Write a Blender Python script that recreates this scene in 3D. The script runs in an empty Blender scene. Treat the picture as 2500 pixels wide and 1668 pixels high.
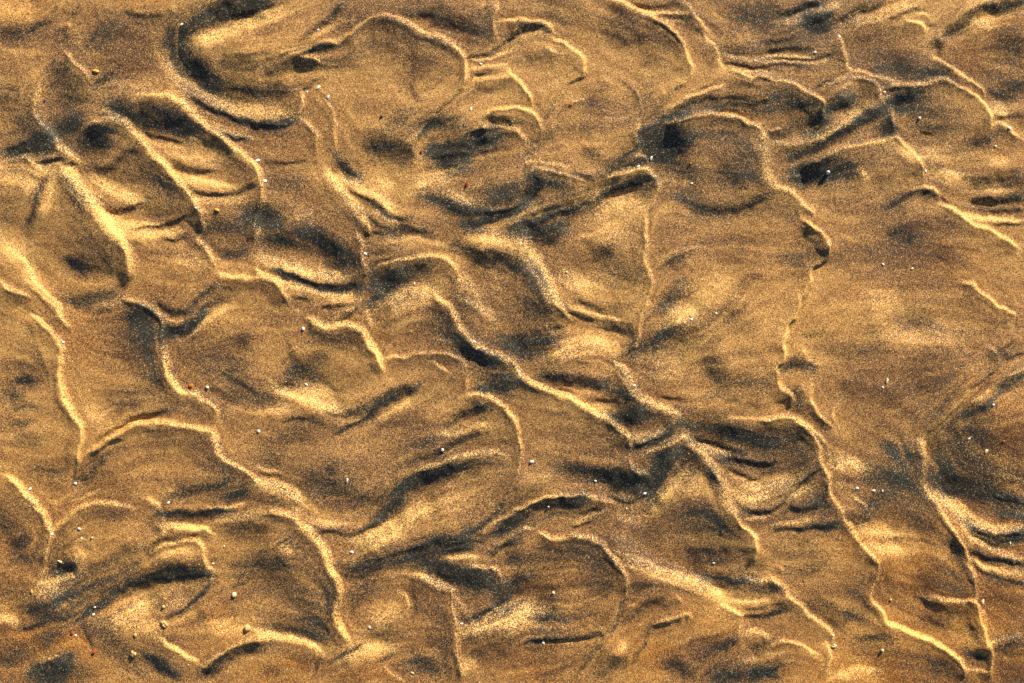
import bpy, math, random
import numpy as np

# ------------------------------------------------------------------ scale
# one metre of beach fills the width of the photograph (2500 units of 0.4 mm)
W0, H0 = 2500.0, 1668.0
MM = 0.0004
scene = bpy.context.scene

# ------------------------------------------------------------------ camera
cam_d = bpy.data.cameras.new('camera')
cam_d.lens = 50.0
cam_d.sensor_width = 36.0
cam_d.clip_start = 0.05
cam_d.clip_end = 200.0
cam = bpy.data.objects.new('camera', cam_d)
cam.location = (0.0, 0.0, W0 * MM * 50.0 / 36.0)
scene.collection.objects.link(cam)
scene.camera = cam

# ------------------------------------------------------------------ daylight
SUN_AZ = 58.0        # degrees, anticlockwise from the picture's right: light comes from the top, a little right
SUN_EL = 24.0
LX, LY = math.cos(math.radians(SUN_AZ)), -math.sin(math.radians(SUN_AZ))
world = bpy.data.worlds.new('World')
scene.world = world
world.use_nodes = True
wn = world.node_tree
bg = wn.nodes['Background']
sky = wn.nodes.new('ShaderNodeTexSky')
sky.sky_type = 'NISHITA'
sky.sun_disc = False
sky.sun_elevation = math.radians(SUN_EL)
sky.sun_rotation = math.radians(90.0 - SUN_AZ)
wn.links.new(sky.outputs['Color'], bg.inputs['Color'])
bg.inputs['Strength'].default_value = 0.05
sun_d = bpy.data.lights.new('sun', 'SUN')
sun_d.energy = 5.0
sun_d.angle = math.radians(2.5)
sun_d.color = (1.0, 0.88, 0.64)
sun = bpy.data.objects.new('sun', sun_d)
sun.rotation_euler = (math.radians(90.0 - SUN_EL), 0.0, math.radians(SUN_AZ + 90.0))
sun.location = (0.5, 1.0, 1.5)
scene.collection.objects.link(sun)
vs = scene.view_settings
vs.view_transform = 'Standard'
vs.look = 'None'
vs.exposure = 1.02
vs.gamma = 1.0
vs.use_curve_mapping = False

# ------------------------------------------------------------------ relief of the sand: fields on a 2-unit canvas
PIT = 2.0
MAR = 80.0
NX = int((W0 + 2 * MAR) / PIT) + 1
NY = int((H0 + 2 * MAR) / PIT) + 1
GX = (np.arange(NX) * PIT - MAR).astype(np.float32)
GY = (np.arange(NY) * PIT - MAR).astype(np.float32)
rng = np.random.default_rng(7)


def nfield(sx, sy, ang=0.0, beta=None):
    """smooth random field, correlation lengths sx, sy (units), unit variance"""
    f = np.fft.rfft2(rng.standard_normal((NY, NX)))
    ky = np.fft.fftfreq(NY, PIT)[:, None] * 2 * math.pi
    kx = np.fft.rfftfreq(NX, PIT)[None, :] * 2 * math.pi
    c, s = math.cos(ang), math.sin(ang)
    a = (kx * c + ky * s) * sx
    b = (-kx * s + ky * c) * sy
    g = np.exp(-0.5 * (a * a + b * b)) if beta is None else (1.0 + a * a + b * b) ** (-beta)
    f = np.fft.irfft2(f * g, s=(NY, NX))
    f -= f.mean()
    return (f / f.std()).astype(np.float32)


def blur(a, s):
    ky = np.fft.fftfreq(a.shape[0] * 2, PIT)[:, None] * 2 * math.pi
    kx = np.fft.rfftfreq(a.shape[1] * 2, PIT)[None, :] * 2 * math.pi
    b = np.concatenate([a, a[::-1]], 0)
    b = np.concatenate([b, b[:, ::-1]], 1)
    f = np.fft.irfft2(np.fft.rfft2(b) * np.exp(-0.5 * s * s * (kx * kx + ky * ky)), s=b.shape)
    return f[:a.shape[0], :a.shape[1]].astype(np.float32)


F_CREST = np.zeros((NY, NX), np.float32)   # heights of ripple crests (units)
F_STOSS = np.zeros((NY, NX), np.float32)
F_BACK = np.zeros((NY, NX), np.float32)
F_FOLD = np.zeros((NY, NX), np.float32)    # which way small folds tilt: + towards the sun, - away
F_MIN_SHADE = np.zeros((NY, NX), np.float32)     # dark heavy grains, plus shade painted on flanks turned from the sun
F_BRN = np.zeros((NY, NX), np.float32)     # reddish brown garnet grains
F_PAL = np.zeros((NY, NX), np.float32)     # coarse pale grains, plus light painted on flanks facing the sun
F_ORG = np.zeros((NY, NX), np.float32)     # orange-tinted grains
F_STM = np.zeros((NY, NX), np.float32)   # heavy grains sorted out on the stoss side behind each crest
F_C2 = np.zeros((NY, NX), np.float32)    # which way the folds run (doubled angle)
F_S2 = np.zeros((NY, NX), np.float32)
OX = OY = 0.0


def tile(c, r):
    global OX, OY
    OX, OY = (0.0, 620.0, 1240.0, 1860.0)[c], (0.0, 550.0, 1108.0)[r]


def path(s):
    v = np.array(s.split(), float).reshape(-1, 2) / 2.8 + (OX, OY)
    if len(v) == 1:
        v = np.array([v[0] - (1.5, 0), v[0] + (1.5, 0)])
    p = np.vstack([2 * v[0] - v[1], v, 2 * v[-1] - v[-2]])
    out = []
    for i in range(1, len(p) - 2):
        a, b, c, d = p[i - 1], p[i], p[i + 1], p[i + 2]
        n = max(2, int(np.hypot(*(c - b)) / 9.0))
        for t in np.arange(n) / n:
            out.append(0.5 * (2 * b + (c - a) * t + (2 * a - 5 * b + 4 * c - d) * t * t + (3 * b - a - 3 * c + d) * t ** 3))
    out.append(p[-2])
    return np.array(out, np.float32)


def near(pts, R):
    """window, unsigned distance, sign (+ on the left hand), arclength, total length"""
    x0 = max(0, int((pts[:, 0].min() - R + MAR) / PIT)); x1 = min(NX, int((pts[:, 0].max() + R + MAR) / PIT) + 2)
    y0 = max(0, int((pts[:, 1].min() - R + MAR) / PIT)); y1 = min(NY, int((pts[:, 1].max() + R + MAR) / PIT) + 2)
    if x1 - x0 < 2 or y1 - y0 < 2:
        return None
    D = np.full((y1 - y0, x1 - x0), 1e9, np.float32); S = np.ones_like(D); T = np.zeros_like(D)
    global Q2, R2
    Q2 = np.zeros_like(D); R2 = np.zeros_like(D)
    acc = 0.0
    for a, b in zip(pts[:-1], pts[1:]):
        L = float(np.hypot(b[0] - a[0], b[1] - a[1]))
        if L < 1e-4:
            continue
        xa = max(x0, int((min(a[0], b[0]) - R + MAR) / PIT)); xb = min(x1, int((max(a[0], b[0]) + R + MAR) / PIT) + 2)
        ya = max(y0, int((min(a[1], b[1]) - R + MAR) / PIT)); yb = min(y1, int((max(a[1], b[1]) + R + MAR) / PIT) + 2)
        if xb > xa and yb > ya:
            tx, ty = (b[0] - a[0]) / L, (b[1] - a[1]) / L
            X = GX[xa:xb][None, :] - a[0]; Y = GY[ya:yb][:, None] - a[1]
            al = X * tx + Y * ty
            s = X * ty - Y * tx
            tc = np.clip(al, 0.0, L)
            d = np.sqrt((al - tc) ** 2 + s * s)
            sl = (slice(ya - y0, yb - y0), slice(xa - x0, xb - x0))
            m = d < D[sl]
            D[sl] = np.where(m, d, D[sl]); S[sl] = np.where(m, np.sign(s), S[sl]); T[sl] = np.where(m, acc + tc, T[sl])
            Q2[sl] = np.where(m, tx * tx - ty * ty, Q2[sl]); R2[sl] = np.where(m, 2 * tx * ty, R2[sl])
        acc += L
    return (slice(y0, y1), slice(x0, x1)), D, S, T, acc


def taper(T, L, e):
    e = min(e, 0.45 * L)
    q = np.clip(np.minimum(T, L - T) / max(e, 1e-3), 0.0, 1.0)
    return q * q * (3 - 2 * q)


def C(A, w, Wd, s):
    """ripple crest: gentle stoss side on the right hand, short slip face on the left hand"""
    w, Wd = 0.5 * w / 2.8, 1.45 * Wd / 2.8
    p = path(s)
    r = near(p, 2.6 * Wd)
    if r is None:
        return
    sl, D, S, T, L = r
    # the slip face is high where it looks towards the light side of the beach, low along the sheltered rims
    dv = np.diff(p, axis=0); ln = np.hypot(dv[:, 0], dv[:, 1]) + 1e-6
    f = (dv[:, 1] * LX - dv[:, 0] * LY) / ln
    f = np.convolve(np.pad(f, 3, 'edge'), np.ones(7) / 7.0, 'valid')
    f = 0.24 + 0.76 * np.clip((f + 0.30) / 0.8, 0, 1)
    arc = np.cumsum(ln) - 0.5 * ln
    a = A * taper(T, L, 42.0) * np.interp(T, arc, f).astype(np.float32)
    back = np.exp(-(D / Wd)) * np.clip((2.6 * Wd - D) / Wd, 0, 1)
    lip = back * np.exp(-(D / 34.0) ** 2)
    F_STOSS[sl] += np.where(S < 0, 0.84 * a * lip, 0.84 * a * np.exp(-(D / (1.05 * w + 1.6)) ** 1.6))
    F_BACK[sl] += np.where(S < 0, 0.84 * a * (back - lip), 0.0)
    F_CREST[sl] += 0.16 * a * np.where(S < 0, np.exp(-(D / (w * 0.8 + 3.5))), np.exp(-(D / (w * 0.7 + 1.6)) ** 1.7))
    F_PAL[sl] = np.maximum(F_PAL[sl], min(0.8, 0.085 * A) * np.where(S > 0, 1.0, 0.5) * taper(T, L, 20.0) * np.exp(-(D / (w * 0.8 + 1.2)) ** 2))
    F_STM[sl] = np.maximum(F_STM[sl], np.where(S < 0, 0.030 * A * np.exp(-((D - 0.5 * Wd) / (0.42 * Wd)) ** 2), 0) * taper(T, L, 60.0))
    g = np.exp(-(D / 9.0) ** 2)
    F_C2[sl] += g * Q2; F_S2[sl] += g * R2


def stroke(F, k, w, s, mode='add', sharp=2.0):
    w = (1.15 if (w > 26 or mode != 'add') else 0.74) * w / 2.8
    p = path(s)
    r = near(p, 2.6 * w)
    if r is None:
        return
    sl, D, S, T, L = r
    g = k * np.exp(-(D / w) ** (sharp if mode == 'add' else 1.9))
    if mode == 'add':
        F[sl] += g * taper(T, L, min(1.5 * w + 6, 0.36 * L)) if L > 2.2 * w else g
        q = abs(k) * np.exp(-(D / (w + 4)) ** 2) * (L > 3 * w)
        F_C2[sl] += q * Q2; F_S2[sl] += q * R2
    else:
        F[sl] = np.maximum(F[sl], g)


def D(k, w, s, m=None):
    """flank that tilts away from the sun, its shade also painted as dark grains (m)"""
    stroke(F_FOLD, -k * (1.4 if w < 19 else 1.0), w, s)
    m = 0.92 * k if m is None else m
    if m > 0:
        stroke(F_MIN_SHADE, m, w * 1.3 + 2, s, 'max')  # shade of the flank painted into the dark grain share


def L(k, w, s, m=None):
    """flank that tilts towards the sun, its light also painted as paler grains (m)"""
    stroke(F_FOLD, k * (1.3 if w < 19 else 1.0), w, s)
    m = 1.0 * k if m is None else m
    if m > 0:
        stroke(F_PAL, m, w * 0.95, s, 'max')  # light on the flank painted into the pale grain share


def M(k, w, s):
    stroke(F_MIN_SHADE, k, w * 1.15, s, 'max')
    stroke(F_FOLD, -0.34 * k, w, s)


def P(k, w, s):
    stroke(F_BRN, k, w, s, 'max')
    stroke(F_FOLD, -0.24 * k, w, s)


def O(k, w, s):
    stroke(F_ORG, k, w, s, 'max')

# ------------------------------------------------------------------ the ripples, one line per crest, fold or deposit
tile(0, 0)
D(.6, 18, '360 120 280 175 200 215'); D(.3, 10, '400 30 380 80 350 130')
C(5, 10, 60, '450 150 490 210'); C(6, 12, 110, '425 310 470 370 500 420 560 480 600 540 620 600')
D(.55, 10, '480 120 520 80 545 20'); D(.55, 12, '470 235 435 290')
C(7, 24, 140, '330 490 265 560 235 650 240 760 270 830 320 900 390 990 450 1040 560 1110')
L(.4, 26, '260 820 320 900 390 990 460 1050 560 1110')
C(9, 26, 110, '560 890 620 850 700 826 780 820 860 850 940 940 1050 1060 1130 1130 1220 1240 1290 1320 1350 1420 1390 1490 1380 1580 1340 1610')
L(.45, 24, '570 880 650 840 760 820 860 850 940 940 1050 1060 1130 1130 1220 1240 1290 1320')
L(.35, 18, '700 750 830 800 870 830')
C(10, 22, 120, '930 665 1060 650 1180 660 1280 720 1400 850 1500 940 1620 1030 1740 1120 1775 1200 1790 1350 1760 1480 1750 1600 1740 1700')
L(.5, 24, '940 660 1060 650 1180 660 1290 740 1400 850 1500 940 1620 1030 1740 1120')
C(6, 18, 90, '0 1130 80 1085 190 1078 230 1125 290 1150 350 1190')
L(.4, 30, '200 1110 280 1150 350 1190'); L(.3, 70, '60 1180 200 1210')
C(11, 36, 140, '370 1150 440 1165 520 1260 600 1350 680 1450 745 1540 800 1600 840 1650 870 1720 887 1790 890 1850 850 1960')
L(.65, 42, '390 1150 460 1190 530 1270 600 1350 680 1450 745 1540 810 1610 860 1690')
D(1.0, 58, '1790 10 1650 40 1500 80 1330 150 1250 230 1225 330 1260 420 1360 500 1480 570', 1.0); D(.7, 70, '1360 500 1500 580 1650 620 1790 630')
D(.5, 30, '1225 230 1210 330 1240 420'); D(.5, 28, '1790 30 1600 60 1450 100 1330 150')
L(.6, 55, '1790 110 1600 200 1450 260 1340 320'); M(.6, 70, '1480 450 1620 440 1790 440'); D(.35, 50, '1500 440 1650 430 1790 430', 0)
L(.4, 60, '1150 330 1180 440 1250 560 1400 660 1600 730 1790 790')
D(.7, 18, '1280 660 1400 720 1550 790 1790 880'); L(.35, 30, '1430 850 1600 920 1750 930')
D(.65, 50, '770 730 900 780 1050 815 1200 850 1330 910', .85); D(.4, 20, '770 730 900 800 1000 840', .8)
D(.7, 11, '980 900 1100 940 1240 968'); L(.3, 20, '980 940 1100 990 1250 1010'); D(.65, 12, '1500 920 1600 950 1690 945')
D(.3, 30, '1350 960 1500 1000 1620 1060'); L(.25, 35, '1150 1040 1300 1080 1500 1100')
D(.6, 22, '1180 1120 1300 1160 1450 1165'); L(.4, 35, '1200 1190 1400 1240 1600 1280')
D(.5, 16, '1230 1230 1330 1310 1500 1335 1650 1300 1770 1250'); L(.35, 30, '1300 1370 1500 1370 1700 1350')
D(.6, 24, '620 1150 740 1160 800 1120 870 1060 930 1030'); M(.4, 90, '900 1150 1050 1200 1150 1260')
M(.9, 85, '640 960 690 950'); M(.8, 50, '430 880 520 830'); D(.3, 40, '420 880 520 830', 0)
D(.5, 45, '50 1040 200 1000 330 950', .85); D(.4, 14, '40 1050 60 1010 180 980')
P(.7, 30, '950 1030'); P(.4, 90, '700 420 850 460'); P(.4, 80, '30 270 100 270'); P(.5, 50, '30 720'); M(.35, 80, '20 690 60 600')
P(.45, 120, '800 200 950 240'); P(.35, 120, '780 430 1050 380')
D(.6, 26, '650 590 690 550 780 500'); M(.55, 90, '430 600 500 650'); M(.5, 60, '380 510 450 490'); D(.35, 18, '340 520 400 478')
M(.45, 80, '520 680 560 640'); M(.35, 80, '30 880 250 860 330 930'); M(.4, 50, '40 220 180 215'); D(.4, 16, '620 290 690 190'); M(.3, 60, '700 300 760 200')
D(.55, 12, '230 1115 340 1100 440 1070'); D(.5, 10, '400 1140 520 1115'); L(.35, 14, '230 1085 320 1070 400 1050'); L(.35, 14, '300 1120 420 1110')
D(.5, 16, '350 1190 290 1310 230 1440 180 1540'); L(.35, 40, '280 1230 200 1330'); L(.35, 40, '400 1210 340 1350 280 1480')
M(.4, 70, '60 1400 40 1450'); M(.35, 60, '500 1260 560 1400')
L(.45, 50, '640 1230 800 1330 1000 1360'); D(.55, 16, '690 1400 760 1450 850 1440 930 1400 1050 1370'); L(.4, 30, '780 1500 900 1540 1100 1530')
D(.5, 14, '900 1560 1050 1545 1200 1510 1280 1470'); M(.4, 60, '1050 1430 1200 1420')
D(.55, 18, '850 85 950 115 1100 105 1200 80'); M(.4, 60, '1000 110 1200 130'); L(.25, 60, '0 40 150 60'); L(.2, 60, '720 600 900 600 1050 590')
O(.5, 80, '60 60 200 80'); O(.5, 60, '1080 20 900 60')

tile(1, 0)
D(.7, 13, '600 30 540 110 450 170 400 220 320 300 240 350 170 410'); L(.3, 14, '560 150 480 205 400 262')
C(4, 9, 40, '220 385 330 355 400 325 450 290 520 265 590 290'); L(.45, 10, '230 380 330 355 400 325 450 290 520 265 580 285'); D(.6, 26, '370 350 450 330 570 310')
C(3, 9, 40, '310 405 400 395 460 420 490 440'); L(.4, 10, '320 403 400 395 460 420'); D(.8, 28, '60 510 130 480 230 450 340 440 450 440'); D(.6, 18, '60 520 160 490 260 460')
D(.5, 16, '0 430 100 405 200 370'); D(.5, 55, '0 590 80 605 250 610', .6); L(.45, 40, '0 760 100 785 230 760')
C(6, 12, 110, '310 590 327 690 302 770 250 825 150 862 0 850'); D(.7, 24, '-40 830 0 845 100 870 190 850 260 810'); D(.55, 10, '430 530 370 590 315 620')
C(4, 9, 60, '290 800 380 870 430 940 415 1000 422 1080'); L(.25, 10, '300 805 380 870 430 940')
C(4, 9, 60, '460 650 520 720 550 800 555 900 550 980 572 1045'); L(.2, 10, '470 660 520 720 550 800 555 900')
C(9, 13, 170, '560 290 650 240 750 170 880 112 1000 150 1150 220 1280 260 1380 330 1430 400 1442 480 1440 545 1380 640 1300 730 1230 800 1130 900 1085 980 1075 1080')
L(.4, 26, '880 115 1030 165 1180 230 1300 280 1400 350'); D(.5, 11, '1440 545 1400 615 1320 710 1250 785')
D(.4, 40, '1080 90 1250 110 1400 160 1560 220'); P(.6, 60, '1250 100 1450 190 1540 240'); P(.35, 120, '700 150 1000 250')
D(.7, 11, '1790 240 1680 320 1560 370 1440 400'); L(.4, 14, '1790 320 1600 390 1480 405')
C(5, 10, 80, '1660 -20 1670 40 1635 130 1640 220 1677 305'); L(.4, 12, '1650 140 1790 130'); L(.35, 10, '1665 0 1670 40 1635 130 1645 230')
P(.75, 50, '1060 340 1100 450 1060 600 1110 690'); P(.4, 40, '1080 430 1180 420'); P(.35, 120, '900 300 1150 350')
M(.85, 75, '830 1000 930 1010 1000 1060'); M(.9, 38, '815 1010 870 990'); M(.4, 50, '900 900 1000 800'); P(.4, 40, '1000 800 1040 850')
M(.85, 45, '590 1090 630 1150 690 1190'); D(.3, 30, '580 1080 640 1160 700 1190', 0)
L(.5, 30, '560 1190 700 1270 850 1360 980 1450'); L(.55, 28, '490 1180 560 1270 640 1360 700 1430 780 1545')
D(.65, 20, '780 1370 870 1430 960 1490 1050 1510'); D(.45, 12, '640 1300 740 1350 820 1400'); L(.4, 16, '800 1425 900 1485 1000 1545'); D(.6, 12, '740 1450 830 1510 930 1560')
C(6, 18, 70, '480 1130 520 1210 600 1320 680 1410 760 1490 785 1560 780 1640')
L(.45, 40, '1080 1290 1230 1235 1370 1190'); L(.25, 50, '780 1250 950 1290'); D(.3, 6, '1390 1200 1280 1240 1265 1285'); L(.45, 40, '1330 1340 1450 1380 1540 1400')
M(.75, 50, '1160 1340 1250 1360 1330 1400 1500 1450 1650 1440'); D(.85, 28, '1450 1540 1560 1500 1680 1460 1790 1420')
D(.9, 55, '1270 1010 1380 1000 1500 950 1620 910', .9); D(.6, 60, '1240 1035 1330 1070 1420 1100', 1.0); M(.8, 45, '1100 900 1200 850 1300 840 1440 850'); D(.4, 12, '1120 880 1240 800'); D(.3, 14, '1190 1000 1250 920 1330 860')
D(.5, 28, '1560 840 1680 835 1790 850'); L(.3, 12, '1430 1045 1540 1035')
C(7, 12, 90, '1560 810 1640 760 1720 742 1826 738 1906 770 1956 840 1976 915'); L(.4, 12, '1580 800 1650 755 1740 740 1826 740 1906 770')
C(6, 12, 80, '1470 905 1560 875 1680 870 1790 890 1820 920 1890 975'); L(.35, 10, '1560 875 1680 870 1790 890 1820 920 1880 970')
M(.5, 70, '1640 1330 1760 1310'); L(.3, 20, '1500 550 1700 520 1790 500'); L(.3, 14, '1480 480 1600 445 1740 430'); D(.3, 14, '1500 520 1650 480'); D(.3, 40, '1480 620 1650 590 1790 570')
L(.25, 12, '1490 1290 1550 1240 1580 1200'); M(.35, 60, '200 420 560 420'); L(.3, 40, '0 110 120 100 250 70'); D(.3, 25, '560 210 700 160'); D(.3, 20, '0 30 150 25')
M(.5, 50, '560 440 640 400'); D(.3, 16, '60 1100 200 1110 360 1100'); M(.35, 60, '100 1250 300 1260'); D(.4, 30, '40 1410 80 1400')
M(.9, 60, '20 1480 120 1460 140 1520'); L(.2, 60, '250 1450 450 1470')

tile(2, 0)
D(.7, 22, '0 270 60 225 150 190 230 175'); C(5, 11, 50, '-60 150 0 140 100 150 200 155 270 165 312 195 300 245'); L(.4, 12, '0 140 100 150 200 155 270 165 310 195'); L(.3, 25, '60 270 160 240 250 210')
C(6, 14, 110, '290 250 380 290 440 330 500 380 525 430 522 510 470 545 395 575 365 640 325 700 290 780 235 830'); L(.35, 14, '300 255 380 290 440 330 500 380 522 440 520 500')
D(.5, 10, '525 520 470 548 400 575 370 635 330 700 310 745 250 830'); D(.3, 40, '80 410 200 390 320 370'); L(.3, 14, '270 330 340 360 380 370')
C(6, 12, 90, '-10 430 20 500 80 560 120 620 155 680 165 760'); L(.4, 12, '0 450 20 500 80 560 120 620 155 680')
C(9, 13, 170, '690 -10 780 20 850 70 950 110 1050 160 1120 220 1190 290 1212 350 1225 430 1250 460 1240 510 1200 570 1110 650 1060 720 1000 770 930 820 900 880 880 960 890 1040')
L(.45, 14, '700 0 780 20 850 70 950 110 1050 160 1120 220 1190 290 1212 350 1225 430')
P(.85, 45, '840 300 950 260'); P(.7, 40, '970 350 1040 340'); P(.6, 35, '950 425 980 410'); M(.4, 40, '740 270 820 320'); P(.4, 90, '650 180 900 300')
D(.4, 12, '1200 575 1100 665 1040 735 960 795 900 865'); C(3, 8, 60, '820 580 880 650 890 730 930 790'); P(.55, 40, '590 670 650 600'); L(.4, 8, '420 710 470 690 530 680')
C(6, 13, 90, '1195 -10 1250 60 1280 120 1340 180 1400 220'); L(.35, 12, '1200 0 1250 60 1280 120')
D(.4, 16, '870 40 1000 45 1190 30'); L(.45, 14, '950 85 1100 92 1250 90'); D(.5, 16, '1050 115 1150 118 1270 125'); L(.3, 12, '1060 145 1200 140'); D(.45, 10, '1270 205 1330 200')
C(6, 14, 90, '1340 230 1400 310 1420 370 1440 430 1462 480'); L(.4, 16, '1350 240 1400 310 1420 370 1440 430 1460 470')
L(.5, 14, '1450 360 1560 390 1700 415 1830 400'); D(.5, 10, '1450 425 1550 440 1680 465 1790 470'); L(.35, 14, '1560 490 1700 490 1800 500'); D(.35, 50, '1420 320 1560 350 1660 340'); M(.4, 60, '1600 130 1750 150'); P(.4, 60, '1550 40 1750 100')
C(4, 10, 50, '1090 750 1160 720 1250 670 1350 630 1430 600 1505 575'); L(.4, 10, '1100 745 1160 720 1250 670 1350 630 1430 600 1490 580'); D(.35, 16, '1290 620 1370 590 1470 530')
D(.65, 26, '920 835 1000 810 1100 770 1200 720 1350 690 1500 690 1600 680 1700 700 1790 690'); M(.5, 60, '1400 730 1600 735 1790 740'); D(.3, 30, '1000 850 1100 800 1200 770', .6)
C(11, 15, 160, '1050 865 1150 830 1250 795 1380 780 1500 800 1620 840 1700 870 1750 930 1766 985 1756 1060 1766 1150 1816 1250 1886 1300 1966 1340 2026 1410 2080 1460 2066 1540 2090 1610')
L(.4, 14, '1060 860 1150 830 1250 795 1380 780 1500 800 1620 840 1700 870'); L(.5, 26, '1700 900 1750 960 1745 1060 1755 1160 1810 1260 1890 1305 1970 1350 2040 1430')
M(1, 80, '960 960 1050 960 1150 950'); M(.9, 75, '1000 1040 1120 1060'); M(.5, 70, '1200 1150 1250 1180'); D(.3, 40, '920 930 1050 910 1180 900', 0)
M(.4, 90, '1500 1200 1600 1300'); P(.5, 45, '1600 1070 1650 1060'); M(.6, 60, '1200 1380 1400 1430 1600 1420 1760 1350'); M(.5, 50, '1480 1170 1540 1230'); D(.3, 30, '1380 1420 1600 1410 1770 1330', 0)
D(.5, 28, '660 1200 740 1130 830 1040 870 1010', .75); D(.4, 40, '700 1160 800 1110 940 1100', .7); C(4, 10, 40, '840 1078 900 1068 950 1085 967 1135'); L(.3, 10, '850 1075 900 1068 950 1085')
C(7, 15, 60, '650 1225 760 1190 850 1155 930 1150 1000 1200 1040 1260 1030 1310 990 1410 960 1450 945 1540 955 1640 940 1760 955 1850 975 1930 945 2090 905 2200 880 2320 850 2380 740 2450'); L(.35, 16, '700 1215 850 1160 930 1150 1000 1200 1040 1260')
L(.25, 18, '960 1450 945 1540 955 1640 940 1760 955 1850 975 1930')
D(.75, 34, '540 1340 640 1270 700 1240 790 1200'); L(.35, 12, '560 1370 680 1310 800 1260'); D(.95, 46, '80 1560 250 1500 400 1440 550 1370 700 1300 850 1240 980 1225')
L(.4, 60, '700 1450 850 1380 960 1330'); L(.2, 90, '600 1540 850 1500')
D(.7, 36, '150 1200 185 1260 140 1350', .95); C(4, 10, 50, '120 1200 170 1165 250 1165 380 1190 460 1220 545 1265'); L(.3, 10, '130 1190 170 1165 250 1165 380 1190 460 1220'); D(.5, 22, '420 1180 520 1215 590 1230')
L(.3, 12, '200 1100 300 1120 420 1140'); M(.6, 70, '260 1240 330 1260 440 1340'); D(.4, 28, '160 1000 240 930 330 880'); D(.4, 22, '130 1080 200 980'); P(.6, 40, '540 1060 600 1080'); M(.5, 30, '540 1050 600 1080'); L(.35, 10, '110 1130 140 1110 200 1100')
D(.55, 28, '-40 1430 20 1425 80 1400', .85); L(.45, 30, '0 1510 100 1460 230 1420'); L(.3, 20, '100 1390 200 1380'); D(.3, 8, '100 1200 105 1120 160 1090')
M(.3, 70, '200 50 400 100'); P(.3, 90, '300 60 500 130'); M(.3, 60, '450 870 650 850'); M(.3, 50, '560 720 640 740')

tile(3, 0)
D(.7, 18, '110 110 200 80 290 55 400 20'); L(.4, 30, '120 160 300 110 450 50 550 10'); M(.95, 55, '340 160 430 150'); D(.3, 40, '320 160 440 145', 0)
D(.7, 22, '520 150 620 100 730 50 800 10'); D(.5, 10, '560 130 640 60 700 10'); L(.4, 10, '590 120 680 70 740 30'); L(.45, 35, '600 180 750 120 900 60 1050 20')
C(6, 12, 90, '490 215 540 280 560 360 580 430 625 485'); L(.45, 14, '505 240 540 280 560 360 580 430 620 480')
C(4, 11, 50, '620 485 700 490 770 520 860 540 950 575 1050 590 1130 565 1220 550'); L(.45, 12, '620 485 700 490 770 520 860 540 950 575 1050 590'); L(.35, 10, '800 590 850 600 940 585')
C(5, 12, 80, '960 130 1020 150 1080 170 1112 220 1105 275'); L(.4, 12, '970 135 1020 150 1080 170 1110 220'); L(.3, 10, '1040 110 1100 90 1140 120 1150 150'); D(.45, 10, '1110 185 1170 165'); D(.55, 14, '850 140 950 100 1070 60')
M(.5, 60, '850 440 1000 470 1150 500'); M(.55, 40, '1080 480 1220 500'); P(.4, 90, '700 200 900 230'); P(.35, 100, '800 350 1000 400')
C(7, 14, 110, '1170 375 1230 420 1300 470 1350 510 1420 550 1500 600 1530 640 1530 690'); L(.45, 14, '1170 380 1230 420 1300 470 1350 510 1420 550 1500 600')
D(.75, 28, '1240 230 1330 190 1420 130 1520 70 1650 40 1790 20'); C(4, 10, 50, '1215 215 1237 280 1215 375'); D(.5, 28, '1170 330 1210 270'); L(.4, 50, '1400 190 1500 150 1620 120'); L(.3, 30, '1380 80 1500 20 1650 0')
P(.75, 90, '1600 300 1750 280'); P(.7, 60, '1660 350 1720 310'); P(.6, 110, '1550 480 1750 450'); M(.65, 60, '1620 630 1750 600'); M(.5, 60, '1680 260 1720 340')
C(9, 14, 150, '810 615 900 590 1050 590 1230 550 1300 580 1400 630 1480 680 1540 740 1562 830 1580 915'); L(.4, 14, '900 590 1050 590 1230 550 1300 580 1400 630 1480 680 1540 740 1560 830')
C(4, 10, 50, '1580 862 1620 850 1700 890 1740 940 1800 975'); L(.35, 10, '1590 858 1620 850 1700 890 1740 940')
M(.85, 45, '880 700 950 690 1050 670'); D(.3, 30, '880 690 1050 660', 0); L(.35, 14, '830 690 880 640 920 620')
C(5, 12, 60, '380 640 450 590 530 550 600 520'); C(6, 12, 80, '600 555 680 540 740 560 790 600 797 660 780 725'); L(.35, 12, '390 635 450 590 530 550'); L(.35, 12, '610 550 680 540 740 560 790 600 795 660'); D(.5, 12, '370 605 440 578 520 538')
C(9, 13, 130, '-240 470 -176 500 -86 540 4 525 100 560 200 580 280 630 340 660 400 700 412 760 400 840 340 895'); L(.45, 13, '-230 475 -176 500 -86 540 4 525 100 560 200 580 280 630 340 660 400 700')
M(.5, 80, '100 700 250 730 350 760'); D(.85, 34, '310 910 380 850 430 770 480 730 600 670'); L(.55, 38, '330 980 480 900 600 800 700 740'); D(.75, 34, '200 1070 350 1010 500 930 650 840 800 750'); D(.4, 28, '30 920 100 930 200 920'); L(.35, 14, '30 890 150 890'); M(.5, 50, '230 860 340 830')
L(.3, 20, '60 960 200 980 330 970'); D(.3, 40, '60 1040 140 1030 260 1020')
C(4, 10, 40, '860 715 890 780 892 860 908 935'); M(.75, 45, '850 870 870 920'); L(.3, 10, '870 730 890 780 892 860')
C(9, 13, 140, '280 1155 400 1090 500 1030 620 1005 750 975 850 960 900 950 960 990 1040 1060 1085 1130 1097 1200 1090 1265'); L(.4, 14, '300 1145 400 1090 500 1030 620 1005 750 975 850 960 900 950 960 990 1040 1060 1085 1130')
M(1, 65, '250 1200 350 1190 480 1180'); M(.75, 60, '500 1150 600 1180'); L(.35, 20, '640 1150 710 1210 690 1260'); P(.6, 55, '800 1240'); D(.3, 40, '260 1190 400 1150 550 1110', 0)
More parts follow.
